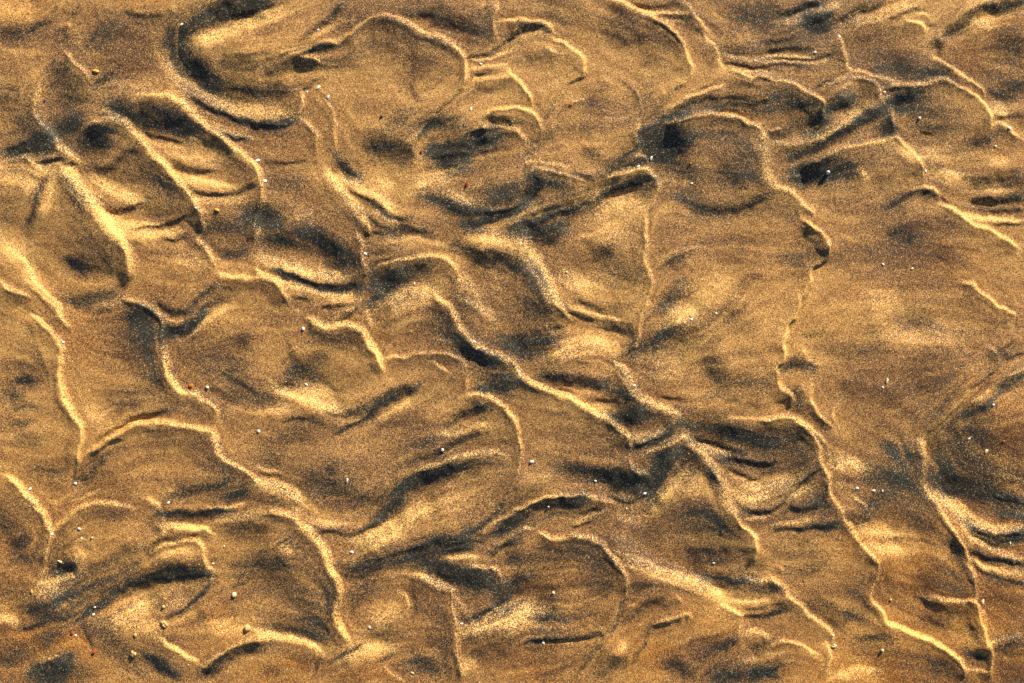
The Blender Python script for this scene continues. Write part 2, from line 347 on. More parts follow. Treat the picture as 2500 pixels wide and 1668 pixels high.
C(5, 12, 70, '1070 1280 1150 1290 1202 1330 1200 1385'); C(7, 13, 110, '1205 1385 1290 1430 1370 1480 1450 1530 1540 1560 1620 1600 1700 1650 1750 1700 1762 1740'); L(.4, 12, '1080 1280 1150 1290 1200 1330'); L(.45, 12, '1210 1390 1290 1430 1370 1480 1450 1530 1540 1560 1620 1600 1700 1650 1750 1700')
D(.6, 16, '870 1440 930 1390 1000 1330 1070 1300'); D(.6, 14, '1080 1312 1150 1322'); D(.4, 10, '1210 1340 1280 1380')
L(.35, 50, '900 980 1000 1050 1100 1080 1250 1030'); D(.35, 22, '1060 910 1180 920'); M(.45, 50, '1100 1120 1200 1140'); M(.4, 60, '1100 900 1300 880')
D(.4, 40, '1430 1000 1580 930', .6); L(.35, 40, '1200 1180 1400 1200'); D(.4, 40, '1400 1260 1600 1240 1790 1190'); D(.75, 28, '1430 1380 1600 1385 1790 1350'); L(.3, 30, '1500 1300 1700 1290'); D(.6, 12, '1560 1450 1700 1450 1790 1440'); L(.5, 22, '1370 1450 1500 1480 1650 1500 1790 1510'); D(.4, 14, '1600 1540 1790 1530'); P(.6, 60, '1750 1280')
L(.4, 40, '1560 740 1700 760'); D(.55, 16, '1580 830 1700 800 1790 785'); P(.5, 60, '1750 850'); L(.35, 30, '1550 1090 1700 1110')
D(.4, 12, '0 410 120 405 260 410 500 380'); D(.4, 10, '0 470 120 455 300 460'); D(.35, 16, '30 350 200 345 350 330'); L(.4, 14, '0 385 150 385 350 390'); L(.35, 14, '0 435 200 430 450 420'); D(.4, 20, '0 280 150 275 250 250'); M(.4, 60, '60 60 20 20')
O(.6, 90, '1500 120 1650 170'); O(.5, 80, '700 130 900 70'); O(.5, 120, '1300 420 1500 400'); O(.4, 80, '1500 1000 1700 1100')

tile(0, 1)
D(.4, 12, '895 330 850 430'); C(6, 16, 90, '100 180 200 310 230 390 300 450 370 500 400 540 420 610 450 670 490 725'); L(.45, 20, '180 290 240 400 330 480 400 550 430 640'); L(.45, 80, '0 130 80 180 180 230'); L(.4, 50, '190 320 220 370')
C(6, 14, 90, '-30 370 60 430 140 460 200 490 230 540'); L(.4, 14, '0 390 60 430 140 460 200 490')
C(9, 15, 170, '190 600 300 680 370 750 410 820 427 880 415 960 420 1060 430 1140 460 1220 510 1300 552 1370 560 1430 540 1550 520 1700'); L(.35, 14, '240 625 300 680 370 750 410 820 425 880 417 960 422 1060 432 1140 460 1220 510 1300 550 1370')
P(.7, 55, '530 260 580 280'); M(.9, 42, '500 250 570 290'); M(.4, 110, '600 220 750 260'); P(.75, 60, '180 990 260 970'); P(.75, 30, '110 1070 230 1050'); M(.6, 26, '110 1075 220 1055'); M(.65, 30, '50 1180 130 1170'); M(.65, 20, '80 1245 280 1240'); M(.65, 30, '100 1350 200 1340'); M(.5, 40, '150 1460 230 1480'); P(.4, 90, '850 870 1000 860')
P(.4, 100, '60 1010 300 1000'); M(.35, 60, '820 1190 900 1180'); P(.4, 50, '760 1230 880 1220'); M(.35, 60, '960 1090 1060 1080'); M(.3, 30, '820 790 1050 760')
D(.3, 40, '450 495 650 500 800 460', .5); D(.3, 20, '660 600 780 560'); L(.3, 30, '640 560 760 540 860 500')
C(9, 15, 150, '820 505 920 515 990 550 1060 600 1100 640 1120 700 1105 800 1130 880 1130 950 1160 1020 1190 1090 1240 1140 1310 1145 1400 1190 1460 1240 1495 1340'); L(.35, 14, '840 510 920 515 990 550 1060 600 1100 640'); L(.5, 24, '1110 800 1140 900 1150 980 1200 1080 1250 1140 1350 1160 1440 1220')
D(.5, 24, '1060 530 1130 580 1230 600 1290 590'); L(.35, 12, '1120 625 1180 655 1260 658'); D(.6, 28, '1120 735 1200 725 1290 700 1340 650 1390 590', .8); D(.6, 20, '1310 550 1370 500 1430 450 1480 390'); M(.5, 40, '1340 640 1450 520 1560 460'); L(.4, 30, '1310 745 1400 665 1500 590 1580 550')
C(6, 13, 100, '1330 55 1380 130 1430 190 1460 260 1482 320'); C(5, 10, 70, '1475 322 1560 345 1680 355 1800 362'); L(.4, 12, '1480 325 1560 345 1680 355 1790 360'); L(.3, 18, '1340 70 1380 130 1430 190 1460 260'); D(.3, 8, '1135 425 1125 485')
D(.4, 12, '1100 110 1200 100 1300 85'); D(.3, 10, '900 110 1000 125'); P(.55, 30, '1520 190 1680 180'); M(.6, 26, '1540 190 1670 180'); L(.35, 30, '900 60 1100 60 1250 40'); L(.25, 60, '1250 230 1350 250'); D(.5, 14, '1350 40 1380 10'); M(.35, 40, '1400 20 1600 10')
P(.8, 42, '1640 780 1690 750'); M(.6, 35, '1660 790'); P(.6, 30, '1700 700 1770 670'); P(.4, 120, '1650 850 1550 780')
D(.45, 18, '1400 1070 1500 1130 1600 1200'); M(.65, 40, '1540 1010 1640 1060 1760 1150'); M(.5, 60, '1560 1130 1720 1180'); M(.35, 80, '1450 960 1650 1000')
D(.5, 15, '650 1490 750 1420 850 1360 930 1310 1030 1280 1130 1260'); C(8, 13, 110, '580 1575 700 1490 800 1430 900 1370 1000 1345 1100 1345 1200 1370 1320 1385 1440 1400 1475 1460 1490 1560 1560 1622 1650 1672 1720 1722 1790 1772 1886 1792 1980 1840 2050 1930')
L(.4, 14, '620 1545 700 1490 800 1430 900 1370 1000 1345 1100 1345'); L(.35, 14, '1100 1345 1200 1370 1320 1385 1440 1400'); D(.5, 14, '640 1565 750 1500 850 1450'); P(.65, 30, '1020 1450 1180 1440'); P(.5, 40, '1300 1540 1380 1490'); L(.3, 8, '720 1390 800 1375')
L(.5, 26, '1450 1410 1490 1500 1520 1600'); L(.2, 60, '560 1250 750 1320'); O(.3, 120, '550 750 600 900'); M(.4, 60, '1000 600 900 620')

tile(1, 1)
M(.95, 55, '380 60 480 110 560 180 620 230'); D(.3, 50, '380 70 500 130 600 220', 0); M(.65, 50, '100 100 200 90'); M(.45, 70, '250 120 400 100'); M(.5, 60, '560 230 690 250')
C(7, 12, 110, '680 10 730 130 745 220 765 320 752 440'); L(.3, 10, '700 50 730 130 745 220 762 310')
L(.55, 40, '20 200 150 250 300 300 450 340 650 360'); D(.9, 20, '150 305 260 350 350 385 450 410 560 425 720 430'); D(.4, 30, '450 415 580 425 720 425'); L(.55, 26, '0 300 80 350 200 390 350 440 500 470 700 480')
C(7, 22, 130, '-30 290 80 350 160 400 230 480 245 570'); D(.4, 18, '270 500 400 530'); D(.55, 16, '450 580 550 560 620 560'); L(.35, 12, '500 520 700 520'); L(.3, 14, '600 600 700 570'); D(.65, 9, '550 665 620 650 680 600 720 575'); L(.3, 10, '480 650 600 620'); D(.3, 8, '450 640 540 650')
L(.3, 14, '280 570 320 610'); C(11, 20, 120, '320 655 400 655 470 690 580 690 680 700 740 750 790 820 830 880 850 950 885 1030'); L(.6, 22, '380 655 470 685 580 688 680 700 740 750 790 820 830 880 855 960')
L(.3, 14, '780 560 800 650 790 720'); P(.4, 60, '550 830 650 800'); P(.4, 120, '60 450 140 600')
D(.5, 16, '740 80 800 50 900 50'); D(.6, 20, '940 40 1020 20 1200 50'); M(.5, 30, '950 50 1100 50'); D(.45, 14, '780 290 870 240 1000 210 1100 190'); D(.3, 25, '800 180 950 160'); L(.3, 10, '850 270 950 230 1100 200 1250 210'); L(.25, 20, '900 110 1100 90 1300 130')
C(7, 15, 90, '850 280 1000 230 1150 215 1280 215 1360 260 1390 320 1405 430'); L(.35, 14, '1000 230 1150 215 1280 215 1360 260 1390 320')
M(1, 55, '870 420 940 370 1010 320'); D(.5, 45, '860 430 940 370 1020 310', 0); M(.8, 32, '800 520 860 460'); M(.5, 50, '1060 290 1200 260'); M(.5, 60, '820 350 860 320')
L(.5, 60, '900 530 1020 490 1150 450 1260 430'); L(.35, 30, '930 640 1000 560 1100 500')
C(11, 20, 130, '1200 440 1270 530 1340 560 1370 620 1400 700 1450 750 1520 820 1600 870 1700 910 1770 945 1790 985 1840 1050 1990 1120 2140 1185 2240 1235 2340 1290 2440 1340 2510 1395 2550 1460 2570 1560')
L(.5, 24, '1240 480 1290 540 1345 565 1375 625 1405 700 1450 750 1520 820 1600 870 1700 910 1770 945'); L(.55, 24, '1790 985 1840 1050 1990 1120 2140 1185 2240 1235 2340 1290 2440 1340 2510 1395 2550 1460')
D(.65, 28, '1400 800 1480 850 1560 900 1650 935'); P(.4, 90, '1100 700 1250 650'); L(.35, 30, '1400 480 1550 560 1650 640'); L(.3, 30, '1380 320 1450 400 1560 480'); M(.35, 60, '1450 560 1420 500')
D(.65, 38, '1390 140 1460 170 1550 220 1650 240 1790 290'); D(.55, 8, '1440 40 1400 100 1375 140'); L(.4, 60, '1500 110 1650 90 1790 70'); P(.5, 60, '1560 270 1640 280'); M(.8, 40, '1440 10 1550 0'); M(.5, 40, '1620 210 1700 210')
C(5, 10, 70, '880 922 1000 900 1130 885 1250 880 1360 890 1440 930 1475 965'); C(3, 8, 40, '1210 930 1280 970 1345 1025'); L(.35, 10, '900 918 1000 900 1130 885 1250 880 1360 890 1440 930 1470 960'); L(.3, 8, '1220 935 1280 970 1340 1020'); C(3, 9, 60, '1475 965 1460 1050 1455 1150'); D(.3, 14, '1370 1040 1300 1120 1220 1180')
M(.95, 55, '270 1010 340 1010 420 1030'); D(.4, 12, '220 870 260 800'); D(.4, 28, '230 930 300 900'); M(.6, 40, '420 940 480 900'); L(.6, 32, '140 1090 220 1140 330 1180 450 1230 620 1275'); L(.4, 40, '300 1130 480 1150 560 1220'); M(.6, 50, '0 1190 160 1190'); D(.5, 25, '150 1060 200 1090 300 1090'); D(.3, 10, '190 980 240 900 300 850'); L(.25, 8, '260 870 340 800 400 760'); L(.25, 8, '300 880 400 800 440 740'); M(.5, 50, '480 1090 560 1150')
D(.75, 28, '760 1330 830 1250 900 1190 980 1150 1110 1095'); D(.6, 14, '560 1430 640 1390 720 1350 780 1310'); M(.6, 35, '560 1310 680 1290 760 1250 830 1230'); M(.5, 35, '240 1330 400 1340 600 1400'); D(.45, 10, '180 1340 280 1325 400 1320'); L(.5, 22, '860 1360 930 1290 1020 1220 1080 1160'); L(.35, 30, '50 1280 150 1260 260 1230'); D(.3, 10, '480 1280 600 1310 680 1300'); M(.4, 50, '200 1440 320 1400')
D(.6, 40, '1590 1090 1680 1085 1760 1090', .95); L(.3, 10, '1600 1050 1790 1060')
C(8, 13, 130, '1440 1150 1560 1150 1640 1185 1700 1235 1750 1300 1795 1360 1812 1440 1826 1540 1815 1640 1790 1740 1720 1860 1640 1960 1560 2060 1460 2140 1280 2185')
L(.45, 14, '1450 1150 1560 1150 1640 1185 1700 1235 1750 1300 1795 1360 1812 1440'); D(.7, 30, '1340 1370 1400 1310 1480 1280 1590 1230'); D(.4, 12, '1390 1290 1440 1240'); L(.45, 16, '1280 1420 1400 1425 1500 1380 1600 1340'); D(.65, 26, '1220 1560 1330 1510 1450 1460 1560 1410'); D(.5, 10, '1320 1390 1340 1350 1400 1330'); M(.4, 60, '1130 1520 1200 1480'); P(.35, 120, '1000 1350 1150 1300')

tile(2, 1)
C(10, 34, 100, '20 130 100 140 200 230 250 330 290 430 330 530 370 580 440 680'); L(.65, 46, '70 150 150 210 210 300 260 390 300 470 350 560')
M(.95, 60, '130 60 280 50 350 0'); D(.35, 60, '130 60 250 70 350 20', 0); D(.35, 40, '-20 200 40 300'); M(.6, 40, '650 200 680 190'); M(.6, 75, '690 320 800 340 920 350'); L(.4, 60, '330 330 450 380 600 430'); L(.25, 90, '550 60 800 80'); P(.4, 50, '690 200')
D(.6, 15, '470 515 560 540 680 570'); M(.45, 50, '700 570 880 590'); D(.6, 18, '390 570 480 620 600 650'); L(.35, 14, '400 530 520 585 650 612 780 660'); M(.5, 40, '640 680 780 700 850 760'); D(.3, 30, '640 690 780 710 850 770', 0)
L(.45, 60, '300 920 450 840 600 800 720 850'); M(.65, 60, '0 800 150 770 300 750'); M(.6, 50, '60 880 200 870'); D(.4, 12, '310 730 360 680'); D(.3, 50, '20 840 150 810 330 770', 0); M(.4, 70, '150 560 250 620')
C(4, 10, 60, '1050 280 1120 220 1200 180 1310 150'); L(.3, 10, '1070 265 1120 220 1200 180 1300 150'); M(.45, 50, '1090 300 1200 230'); D(.35, 9, '975 390 990 340')
M(.65, 50, '1060 540 1140 480 1200 430'); L(.5, 60, '1100 670 1200 620 1300 540'); P(.95, 50, '1480 640 1540 570 1590 470'); P(.75, 40, '1600 400 1680 350'); M(.4, 40, '1470 640 1540 600'); L(.25, 80, '1350 450 1450 380')
M(.75, 70, '860 840 970 810 1080 750'); D(.45, 12, '740 920 800 870 870 820'); M(.4, 80, '1050 830 1350 720'); P(.85, 45, '1390 910 1420 960'); M(.65, 60, '1400 960 1450 1060'); M(.45, 60, '1400 1150 1700 1040'); L(.2, 100, '950 1000 1200 920'); M(.3, 60, '1500 680 1700 690'); M(.3, 40, '1350 830 1400 800'); M(.3, 40, '1550 870 1700 860')
C(9, 26, 100, '700 935 790 1010 840 1110 900 1180 1000 1230 1100 1260 1190 1320'); L(.55, 28, '725 955 790 1010 840 1110 900 1180 1000 1230 1100 1260 1180 1310')
D(.75, 28, '240 1030 350 1050 450 1075 560 1090 660 1100'); D(.5, 10, '210 1080 310 1120 430 1140'); D(.5, 10, '530 1190 640 1200 750 1195'); M(.55, 60, '760 1190 860 1170'); D(.75, 46, '740 1310 830 1310 900 1270'); L(.55, 28, '830 1440 930 1450 1020 1430 1100 1390'); D(.75, 20, '850 1500 960 1490 1060 1450 1130 1370'); D(.3, 8, '330 1110 380 1070')
P(.5, 40, '420 940 500 940'); L(.3, 30, '540 1240 680 1250'); P(.3, 150, '300 1350 500 1450'); P(.6, 24, '690 1380')
C(12, 20, 150, '980 1545 1090 1490 1190 1445 1250 1470 1320 1560 1400 1640 1450 1740 1490 1860 1550 1990 1620 2072 1680 2130 1697 2220 1690 2280 1605 2375')
L(.45, 16, '930 1560 1010 1530 1090 1490 1190 1445'); L(.55, 28, '1200 1445 1270 1490 1340 1580 1410 1650 1450 1740 1490 1860 1550 1990'); L(.5, 28, '1230 1460 1330 1520 1450 1555 1530 1580'); L(.35, 14, '1620 2072 1680 2130 1697 2220')
D(.7, 20, '1260 1450 1380 1490 1500 1520 1600 1550'); M(.8, 60, '1500 1400 1650 1450 1790 1500'); M(.65, 40, '1180 1340 1400 1370 1560 1370'); D(.4, 45, '1350 1400 1550 1420 1750 1490', 0)
L(.3, 12, '1500 1320 1790 1310'); P(.6, 28, '1640 1220 1700 1220'); D(.4, 14, '1480 1200 1600 1200'); D(.3, 12, '1050 1170 1200 1190'); M(.4, 40, '1180 1280 1500 1300')

tile(3, 1)
C(11, 13, 160, '240 -60 320 0 380 40 430 90 452 150 455 200 435 235 375 270 325 305 318 345 322 390 290 450 255 500 240 580 210 640 160 690 148 760 142 820 155 880 125 930 98 960 108 1040 130 1110 190 1160 205 1200 180 1270')
L(.4, 12, '325 5 380 40 430 90 450 150'); L(.25, 8, '310 340 320 390'); L(.25, 8, '245 450 243 520'); L(.25, 8, '150 700 145 820 155 870'); L(.3, 10, '90 960 108 1040 130 1110 190 1160')
D(.65, 8, '435 238 380 272 330 302'); D(.45, 10, '310 470 262 530'); D(.4, 10, '225 640 165 700'); D(.4, 10, '205 1200 180 1265'); D(.3, 14, '150 760 160 830')
D(.35, 38, '120 980 200 940 330 960', .8); C(6, 10, 90, '1360 378 1440 390 1470 450 1540 500 1620 560 1700 590 1730 620 1732 680'); L(.4, 10, '1370 380 1440 390 1470 450 1540 500 1620 560 1700 590 1730 620')
L(.2, 10, '1715 740 1745 755'); D(.45, 10, '1740 770 1680 820 1610 870'); C(8, 11, 150, '1500 830 1590 860 1602 920 1570 980 1500 1050 1420 1110 1340 1200 1260 1290 1180 1370 1090 1460'); D(.55, 10, '1600 970 1530 1040 1440 1110 1350 1210 1250 1310 1150 1410')
C(10, 15, 160, '1085 1440 1095 1500 1100 1600 1105 1700 1120 1790 1170 1862 1220 1962 1280 2062 1340 2152 1390 2242 1410 2332 1440 2422 1455 2522 1460 2612 1490 2712 1520 2792 1530 2872 1572 2932 1555 3062 1560 3150')
L(.45, 18, '1090 1450 1100 1600 1105 1700'); L(.6, 26, '1105 1760 1170 1850 1220 1950 1270 2040'); L(.4, 13, '1280 2062 1340 2152 1390 2242 1410 2332 1440 2422 1455 2522')
P(1, 34, '900 60 950 40'); P(.7, 30, '980 30'); M(.6, 24, '910 60 950 40'); P(.5, 40, '1100 20 1050 30'); M(.5, 30, '960 110 1060 100'); P(.5, 16, '1220 150 1400 110'); P(.55, 60, '1150 220 1350 210'); M(.5, 50, '950 630 1100 640 1180 680'); M(.35, 80, '400 820 700 860'); P(.65, 14, '1080 870 1200 890'); P(.4, 120, '1100 1000 1300 1060'); P(.6, 60, '1000 1120 1200 1100'); P(.85, 42, '870 1210 920 1200'); P(.5, 40, '960 1280 1040 1300'); M(.6, 70, '880 1510 1000 1530'); M(.4, 40, '310 750 400 740')
M(.3, 60, '460 200 560 230'); P(.35, 120, '650 1180 900 1300'); M(.3, 30, '150 250 300 300'); L(.2, 120, '700 560 1000 500'); L(.2, 80, '750 760 1100 740 1400 760')
C(4, 8, 60, '320 1040 345 1100 330 1160 350 1220 390 1290 450 1340 495 1385'); D(.45, 28, '330 1260 400 1330 480 1390'); C(3, 8, 60, '540 1200 500 1250 490 1375'); D(.3, 20, '570 1060 560 1170'); L(.3, 10, '330 1160 350 1220 390 1290 450 1340 490 1380'); D(.4, 40, '230 1150 240 1250', .6); L(.25, 10, '260 840 330 920 400 950')
C(9, 13, 130, '-60 1330 100 1320 180 1315 250 1350 310 1400 360 1460 390 1530 382 1622 430 1682 450 1752 457 1832 510 1902 545 1962 547 2002 600 2062 650 2172 720 2242 775 2302 782 2362 765 2462 740 2562 820 2642 850 2722 930 2752 1050 2802 1200 2872 1320 2942 1372 3002 1387 3062 1380 3150')
L(.45, 12, '0 1322 100 1320 180 1315 250 1350 310 1400 360 1460 388 1530'); L(.4, 13, '382 1622 430 1682 450 1752 457 1832 510 1902 545 1962'); L(.45, 14, '560 2010 600 2062 650 2172 720 2242 775 2302'); L(.45, 13, '740 2590 820 2642 850 2722 930 2752 1050 2802 1200 2872 1320 2942 1372 3002')
D(.45, 10, '300 1370 370 1450 420 1510'); L(.35, 14, '250 1320 350 1400 430 1480'); M(.5, 100, '50 1470 220 1480'); M(.4, 60, '30 1380 150 1400')
D(.6, 38, '1360 1290 1450 1260 1540 1210', .85); D(.65, 28, '1600 1130 1700 1070 1790 1030', .85); L(.45, 12, '1650 1040 1720 1010 1790 995'); L(.35, 12, '1420 1220 1540 1130 1650 1040'); M(.7, 60, '1200 1530 1330 1500'); M(.6, 100, '1250 1400 1400 1380'); P(.8, 100, '1500 1420 1700 1350'); P(.75, 110, '1600 1550 1750 1480'); M(.45, 80, '1400 1500 1500 1540'); M(.5, 30, '1600 900 1700 870'); D(.35, 14, '1650 920 1790 880'); D(.3, 12, '1350 1250 1450 1150 1560 1050')
M(.35, 25, '1640 300 1680 280'); D(.55, 110, '1290 1500 1330 1600 1420 1680 1560 1760 1790 1850', .5); P(.8, 160, '1450 1480 1600 1560 1750 1640'); M(.6, 120, '1300 1440 1420 1420'); L(.3, 60, '1420 1590 1560 1660 1700 1700'); O(.3, 120, '1150 190 1300 230'); O(.5, 100, '1350 1150 1600 1100'); O(.5, 140, '1600 1250 1700 1450')

tile(0, 2)
C(8, 17, 110, '10 145 100 190 150 230 200 290 250 340 300 410 330 480 357 530 345 600 325 680 310 800'); L(.45, 17, '30 155 100 190 150 230 200 290 250 340 300 410 330 480 355 520')
C(7, 14, 110, '362 545 410 480 480 420 540 370 640 340 740 335 860 355 960 390'); L(.45, 15, '375 530 410 480 480 420 540 370 640 340 740 335 840 352'); L(.25, 10, '500 330 580 290 650 260'); L(.2, 20, '345 560 320 700')
D(.55, 32, '540 210 610 120 660 50 720 10'); L(.3, 10, '390 160 440 210'); D(.3, 10, '530 60 520 130 500 190'); M(.4, 80, '60 450 20 420'); P(.85, 40, '90 620 150 590'); M(.6, 35, '130 600 160 580'); M(.5, 60, '30 500'); M(.5, 40, '100 690 220 710'); M(.4, 40, '230 110 420 120'); M(.4, 70, '420 640 380 720')
C(5, 12, 80, '990 275 1060 320 1100 370 1055 440 1040 490'); M(.65, 45, '1180 270 1300 240 1450 220 1550 190'); M(.75, 40, '1570 290 1660 260'); D(.3, 30, '1200 265 1400 230', 0); D(.45, 14, '1200 255 1150 315 1120 385'); L(.4, 14, '1400 370 1550 355 1680 330'); D(.8, 28, '1120 420 1250 415 1340 420 1440 400 1560 380'); L(.4, 28, '1480 445 1650 430 1790 410'); L(.3, 14, '1150 220 1180 250'); L(.3, 14, '1000 285 1060 320 1095 365')
L(.7, 22, '1110 500 1200 500 1300 508 1400 520'); C(6, 13, 60, '1030 605 1100 570 1150 520 1220 505 1330 510 1420 525 1495 585'); D(.65, 26, '990 690 1050 640 1130 600 1230 570'); D(.5, 24, '1050 490 1080 540 1120 530'); L(.35, 12, '1040 600 1100 570 1150 525'); D(.3, 20, '1250 570 1380 560 1450 600')
C(6, 10, 60, '990 695 1080 650 1170 620 1280 600 1360 610 1402 650 1400 710 1430 770 1475 830'); L(.35, 10, '1010 685 1080 650 1170 620 1280 600 1360 610 1400 650'); L(.3, 30, '1100 705 1250 670 1360 660'); L(.3, 10, '1400 700 1430 770 1465 815')
D(.55, 50, '600 860 700 800 800 730 900 670 970 640'); M(.65, 80, '400 1020 550 940 700 870 820 800 900 740'); D(.95, 38, '570 1100 680 1030 780 950 880 890 1000 850 1120 830 1280 800 1400 790'); D(.4, 45, '900 850 1100 800 1300 780 1430 820', .8); D(.45, 12, '850 830 900 770 970 730'); D(.5, 25, '570 1110 600 1080 680 1040', 1.0)
L(.6, 46, '280 880 370 890 450 850 530 810'); L(.45, 40, '220 960 340 940 450 900'); L(.3, 50, '500 740 600 660'); D(.75, 28, '380 795 450 770 510 750', .95); L(.3, 10, '520 600 600 590'); M(.4, 40, '400 640 500 600'); D(.3, 12, '330 560 350 650 330 800')
M(.65, 60, '230 1050 330 1100'); D(.55, 18, '140 1195 230 1190 320 1150'); L(.5, 40, '0 1100 60 1140 110 1170'); M(.3, 60, '40 960 150 990'); M(.5, 50, '380 1130 500 1120')
L(.5, 60, '740 1180 830 1120 930 1060 1050 1000'); L(.3, 80, '1100 1050 1300 950'); D(.7, 8, '1440 890 1380 960 1320 1020 1240 1080 1140 1140', .8); C(4, 7, 60, '1450 885 1380 962 1320 1022 1240 1082 1130 1145'); L(.25, 60, '900 1180 1100 1200')
C(6, 13, 90, '1100 1250 1180 1320 1260 1370 1340 1420 1362 1480'); C(7, 15, 110, '1365 1480 1450 1410 1540 1350 1640 1290 1740 1265 1860 1275'); L(.4, 13, '1110 1260 1180 1320 1260 1370 1340 1420'); L(.45, 16, '1380 1465 1450 1410 1540 1350 1640 1290 1740 1265'); D(.75, 34, '1390 1525 1470 1460 1560 1390 1680 1330 1790 1310')
M(.75, 40, '1000 1390 1100 1440 1200 1500'); D(.4, 34, '960 1370 1080 1430 1200 1500', 0); M(.5, 75, '700 1230 850 1360 950 1450'); D(.5, 18, '560 1150 620 1280 650 1330'); P(.6, 50, '560 1150 600 1200'); P(.4, 80, '1000 1250 1150 1330')
O(.8, 80, '150 1260 250 1290'); O(.8, 60, '450 1270 580 1290'); O(.6, 80, '1450 1120 1500 1200'); O(.7, 30, '640 1350'); M(.5, 60, '300 1290 380 1240'); M(.5, 60, '60 1380 150 1340'); D(.35, 10, '180 1480 220 1400 240 1340')
D(.6, 55, '260 1490 350 1470 450 1420', .9); L(.45, 20, '260 1440 330 1400 420 1380'); M(.85, 80, '300 1540 400 1520'); M(.5, 60, '500 1480 600 1520'); L(.3, 10, '180 1500 240 1420')
M(.7, 70, '1650 800 1740 770'); D(.5, 14, '1590 930 1650 900 1700 870'); D(.4, 18, '1420 735 1500 720'); P(.5, 60, '1640 570 1720 550'); M(.4, 60, '1580 500 1700 480'); L(.35, 40, '1400 1180 1500 1160 1600 1140'); D(.35, 28, '1340 1130 1400 1060'); P(.4, 90, '1000 930 1200 920'); L(.3, 25, '1450 1240 1600 1200 1720 1180')

tile(1, 2)
D(.4, 12, '20 120 100 145 200 165'); L(.4, 14, '0 70 80 110 180 130'); M(.5, 60, '120 20'); M(.5, 80, '380 190 500 230'); M(.5, 60, '540 100 530 200'); M(.4, 90, '600 250 720 300'); L(.65, 34, '0 190 150 230 260 280 310 360')
L(.4, 30, '370 450 480 480 600 510'); D(.6, 18, '430 540 550 550 650 570 740 540 820 500 890 460'); D(.95, 42, '860 450 930 390 990 320 1010 260 1060 210 1150 160 1270 130 1400 90'); D(.5, 50, '980 300 1040 230 1150 170', 1.0); M(.65, 36, '850 330 880 250'); D(.3, 20, '840 360 870 240', 0); M(.5, 60, '1380 90 1550 60'); M(.4, 60, '820 420 780 330')
L(.45, 22, '1130 130 1250 80 1380 30 1500 10 1650 10'); C(6, 14, 80, '1090 145 1200 95 1350 30 1480 5 1650 5 1770 35'); D(.5, 28, '1000 90 1150 20 1300 0'); M(.4, 30, '900 120 1000 60')
L(.7, 55, '750 620 870 580 970 520 1060 450'); L(.5, 50, '1000 480 1100 400 1250 330'); L(.4, 28, '640 600 760 570'); L(.2, 80, '1250 380 1450 250'); D(.4, 8, '690 670 760 630')
C(10, 22, 140, '60 395 200 400 280 440 330 490 400 540 450 600 490 660 520 740 560 830 590 900 587 980 560 1080 560 1130 600 1200 655 1300'); L(.55, 26, '300 480 380 530 440 590 490 660 520 740 560 830'); L(.4, 20, '570 840 590 900 587 980 565 1070'); L(.4, 18, '570 1140 600 1200 650 1290'); L(.3, 12, '60 400 150 395 240 420 310 470')
P(.9, 50, '0 550 60 530'); D(.5, 10, '130 660 180 610 240 570'); L(.3, 30, '200 620 260 660'); M(.65, 80, '60 720 200 760'); M(.45, 120, '180 880 300 950'); M(.5, 40, '510 900 530 1000'); M(.5, 30, '500 1050'); M(.4, 80, '350 1120 450 1160'); D(.3, 60, '20 740 180 760', 0)
D(.45, 10, '490 1150 530 1220'); D(.55, 18, '560 1390 640 1360 740 1310'); L(.55, 50, '600 1410 750 1350 920 1320'); D(.55, 10, '850 1430 900 1400 970 1360')
M(.7, 65, '700 790 900 720 1050 700 1250 640 1450 570'); D(.5, 25, '930 690 1100 650 1280 620 1450 580'); D(.8, 14, '1290 690 1380 660 1470 640'); D(.4, 28, '570 770 700 830 900 780'); M(.85, 58, '1150 760 1300 800 1450 860 1580 880'); D(.6, 40, '1230 780 1400 850 1600 880'); L(.5, 16, '1310 730 1450 700 1530 730'); C(5, 13, 60, '1460 750 1550 790 1630 790 1682 830 1697 940'); L(.4, 12, '1480 760 1550 790 1630 790 1680 830'); D(.3, 10, '1050 580 1200 570')
C(8, 18, 110, '1060 830 1200 870 1300 910 1352 950 1345 1020 1360 1080 1385 1200 1395 1350 1445 1570'); L(.45, 22, '1080 840 1200 870 1300 910 1350 950'); L(.35, 20, '1350 960 1430 1030 1480 1090'); D(.45, 20, '1410 1110 1490 1140'); D(.55, 24, '1480 1140 1570 1090 1660 1040 1720 980'); L(.3, 10, '1385 1200 1397 1350 1440 1540')
L(.65, 55, '1450 1210 1600 1170 1750 1130 1850 1100'); D(.55, 9, '1790 218 1700 325 1610 435 1540 512'); M(.5, 60, '1690 370 1790 290'); L(.4, 10, '1620 470 1720 430 1790 400'); D(.7, 28, '1630 560 1720 500 1790 440'); L(.4, 12, '1650 640 1720 590 1790 540'); D(.6, 24, '1600 720 1680 650 1790 600'); D(.45, 14, '1510 545 1580 560'); D(.4, 14, '1480 600 1580 600')
C(6, 17, 100, '-60 1200 150 1240 300 1270 420 1320 477 1365'); L(.5, 26, '0 1230 150 1248 300 1280 400 1312 470 1352'); D(.45, 14, '475 1370 430 1440 420 1480'); D(.4, 18, '0 1300 100 1290'); P(.85, 40, '100 1480 150 1490'); D(.35, 40, '80 1160 250 1200 420 1260', .5)
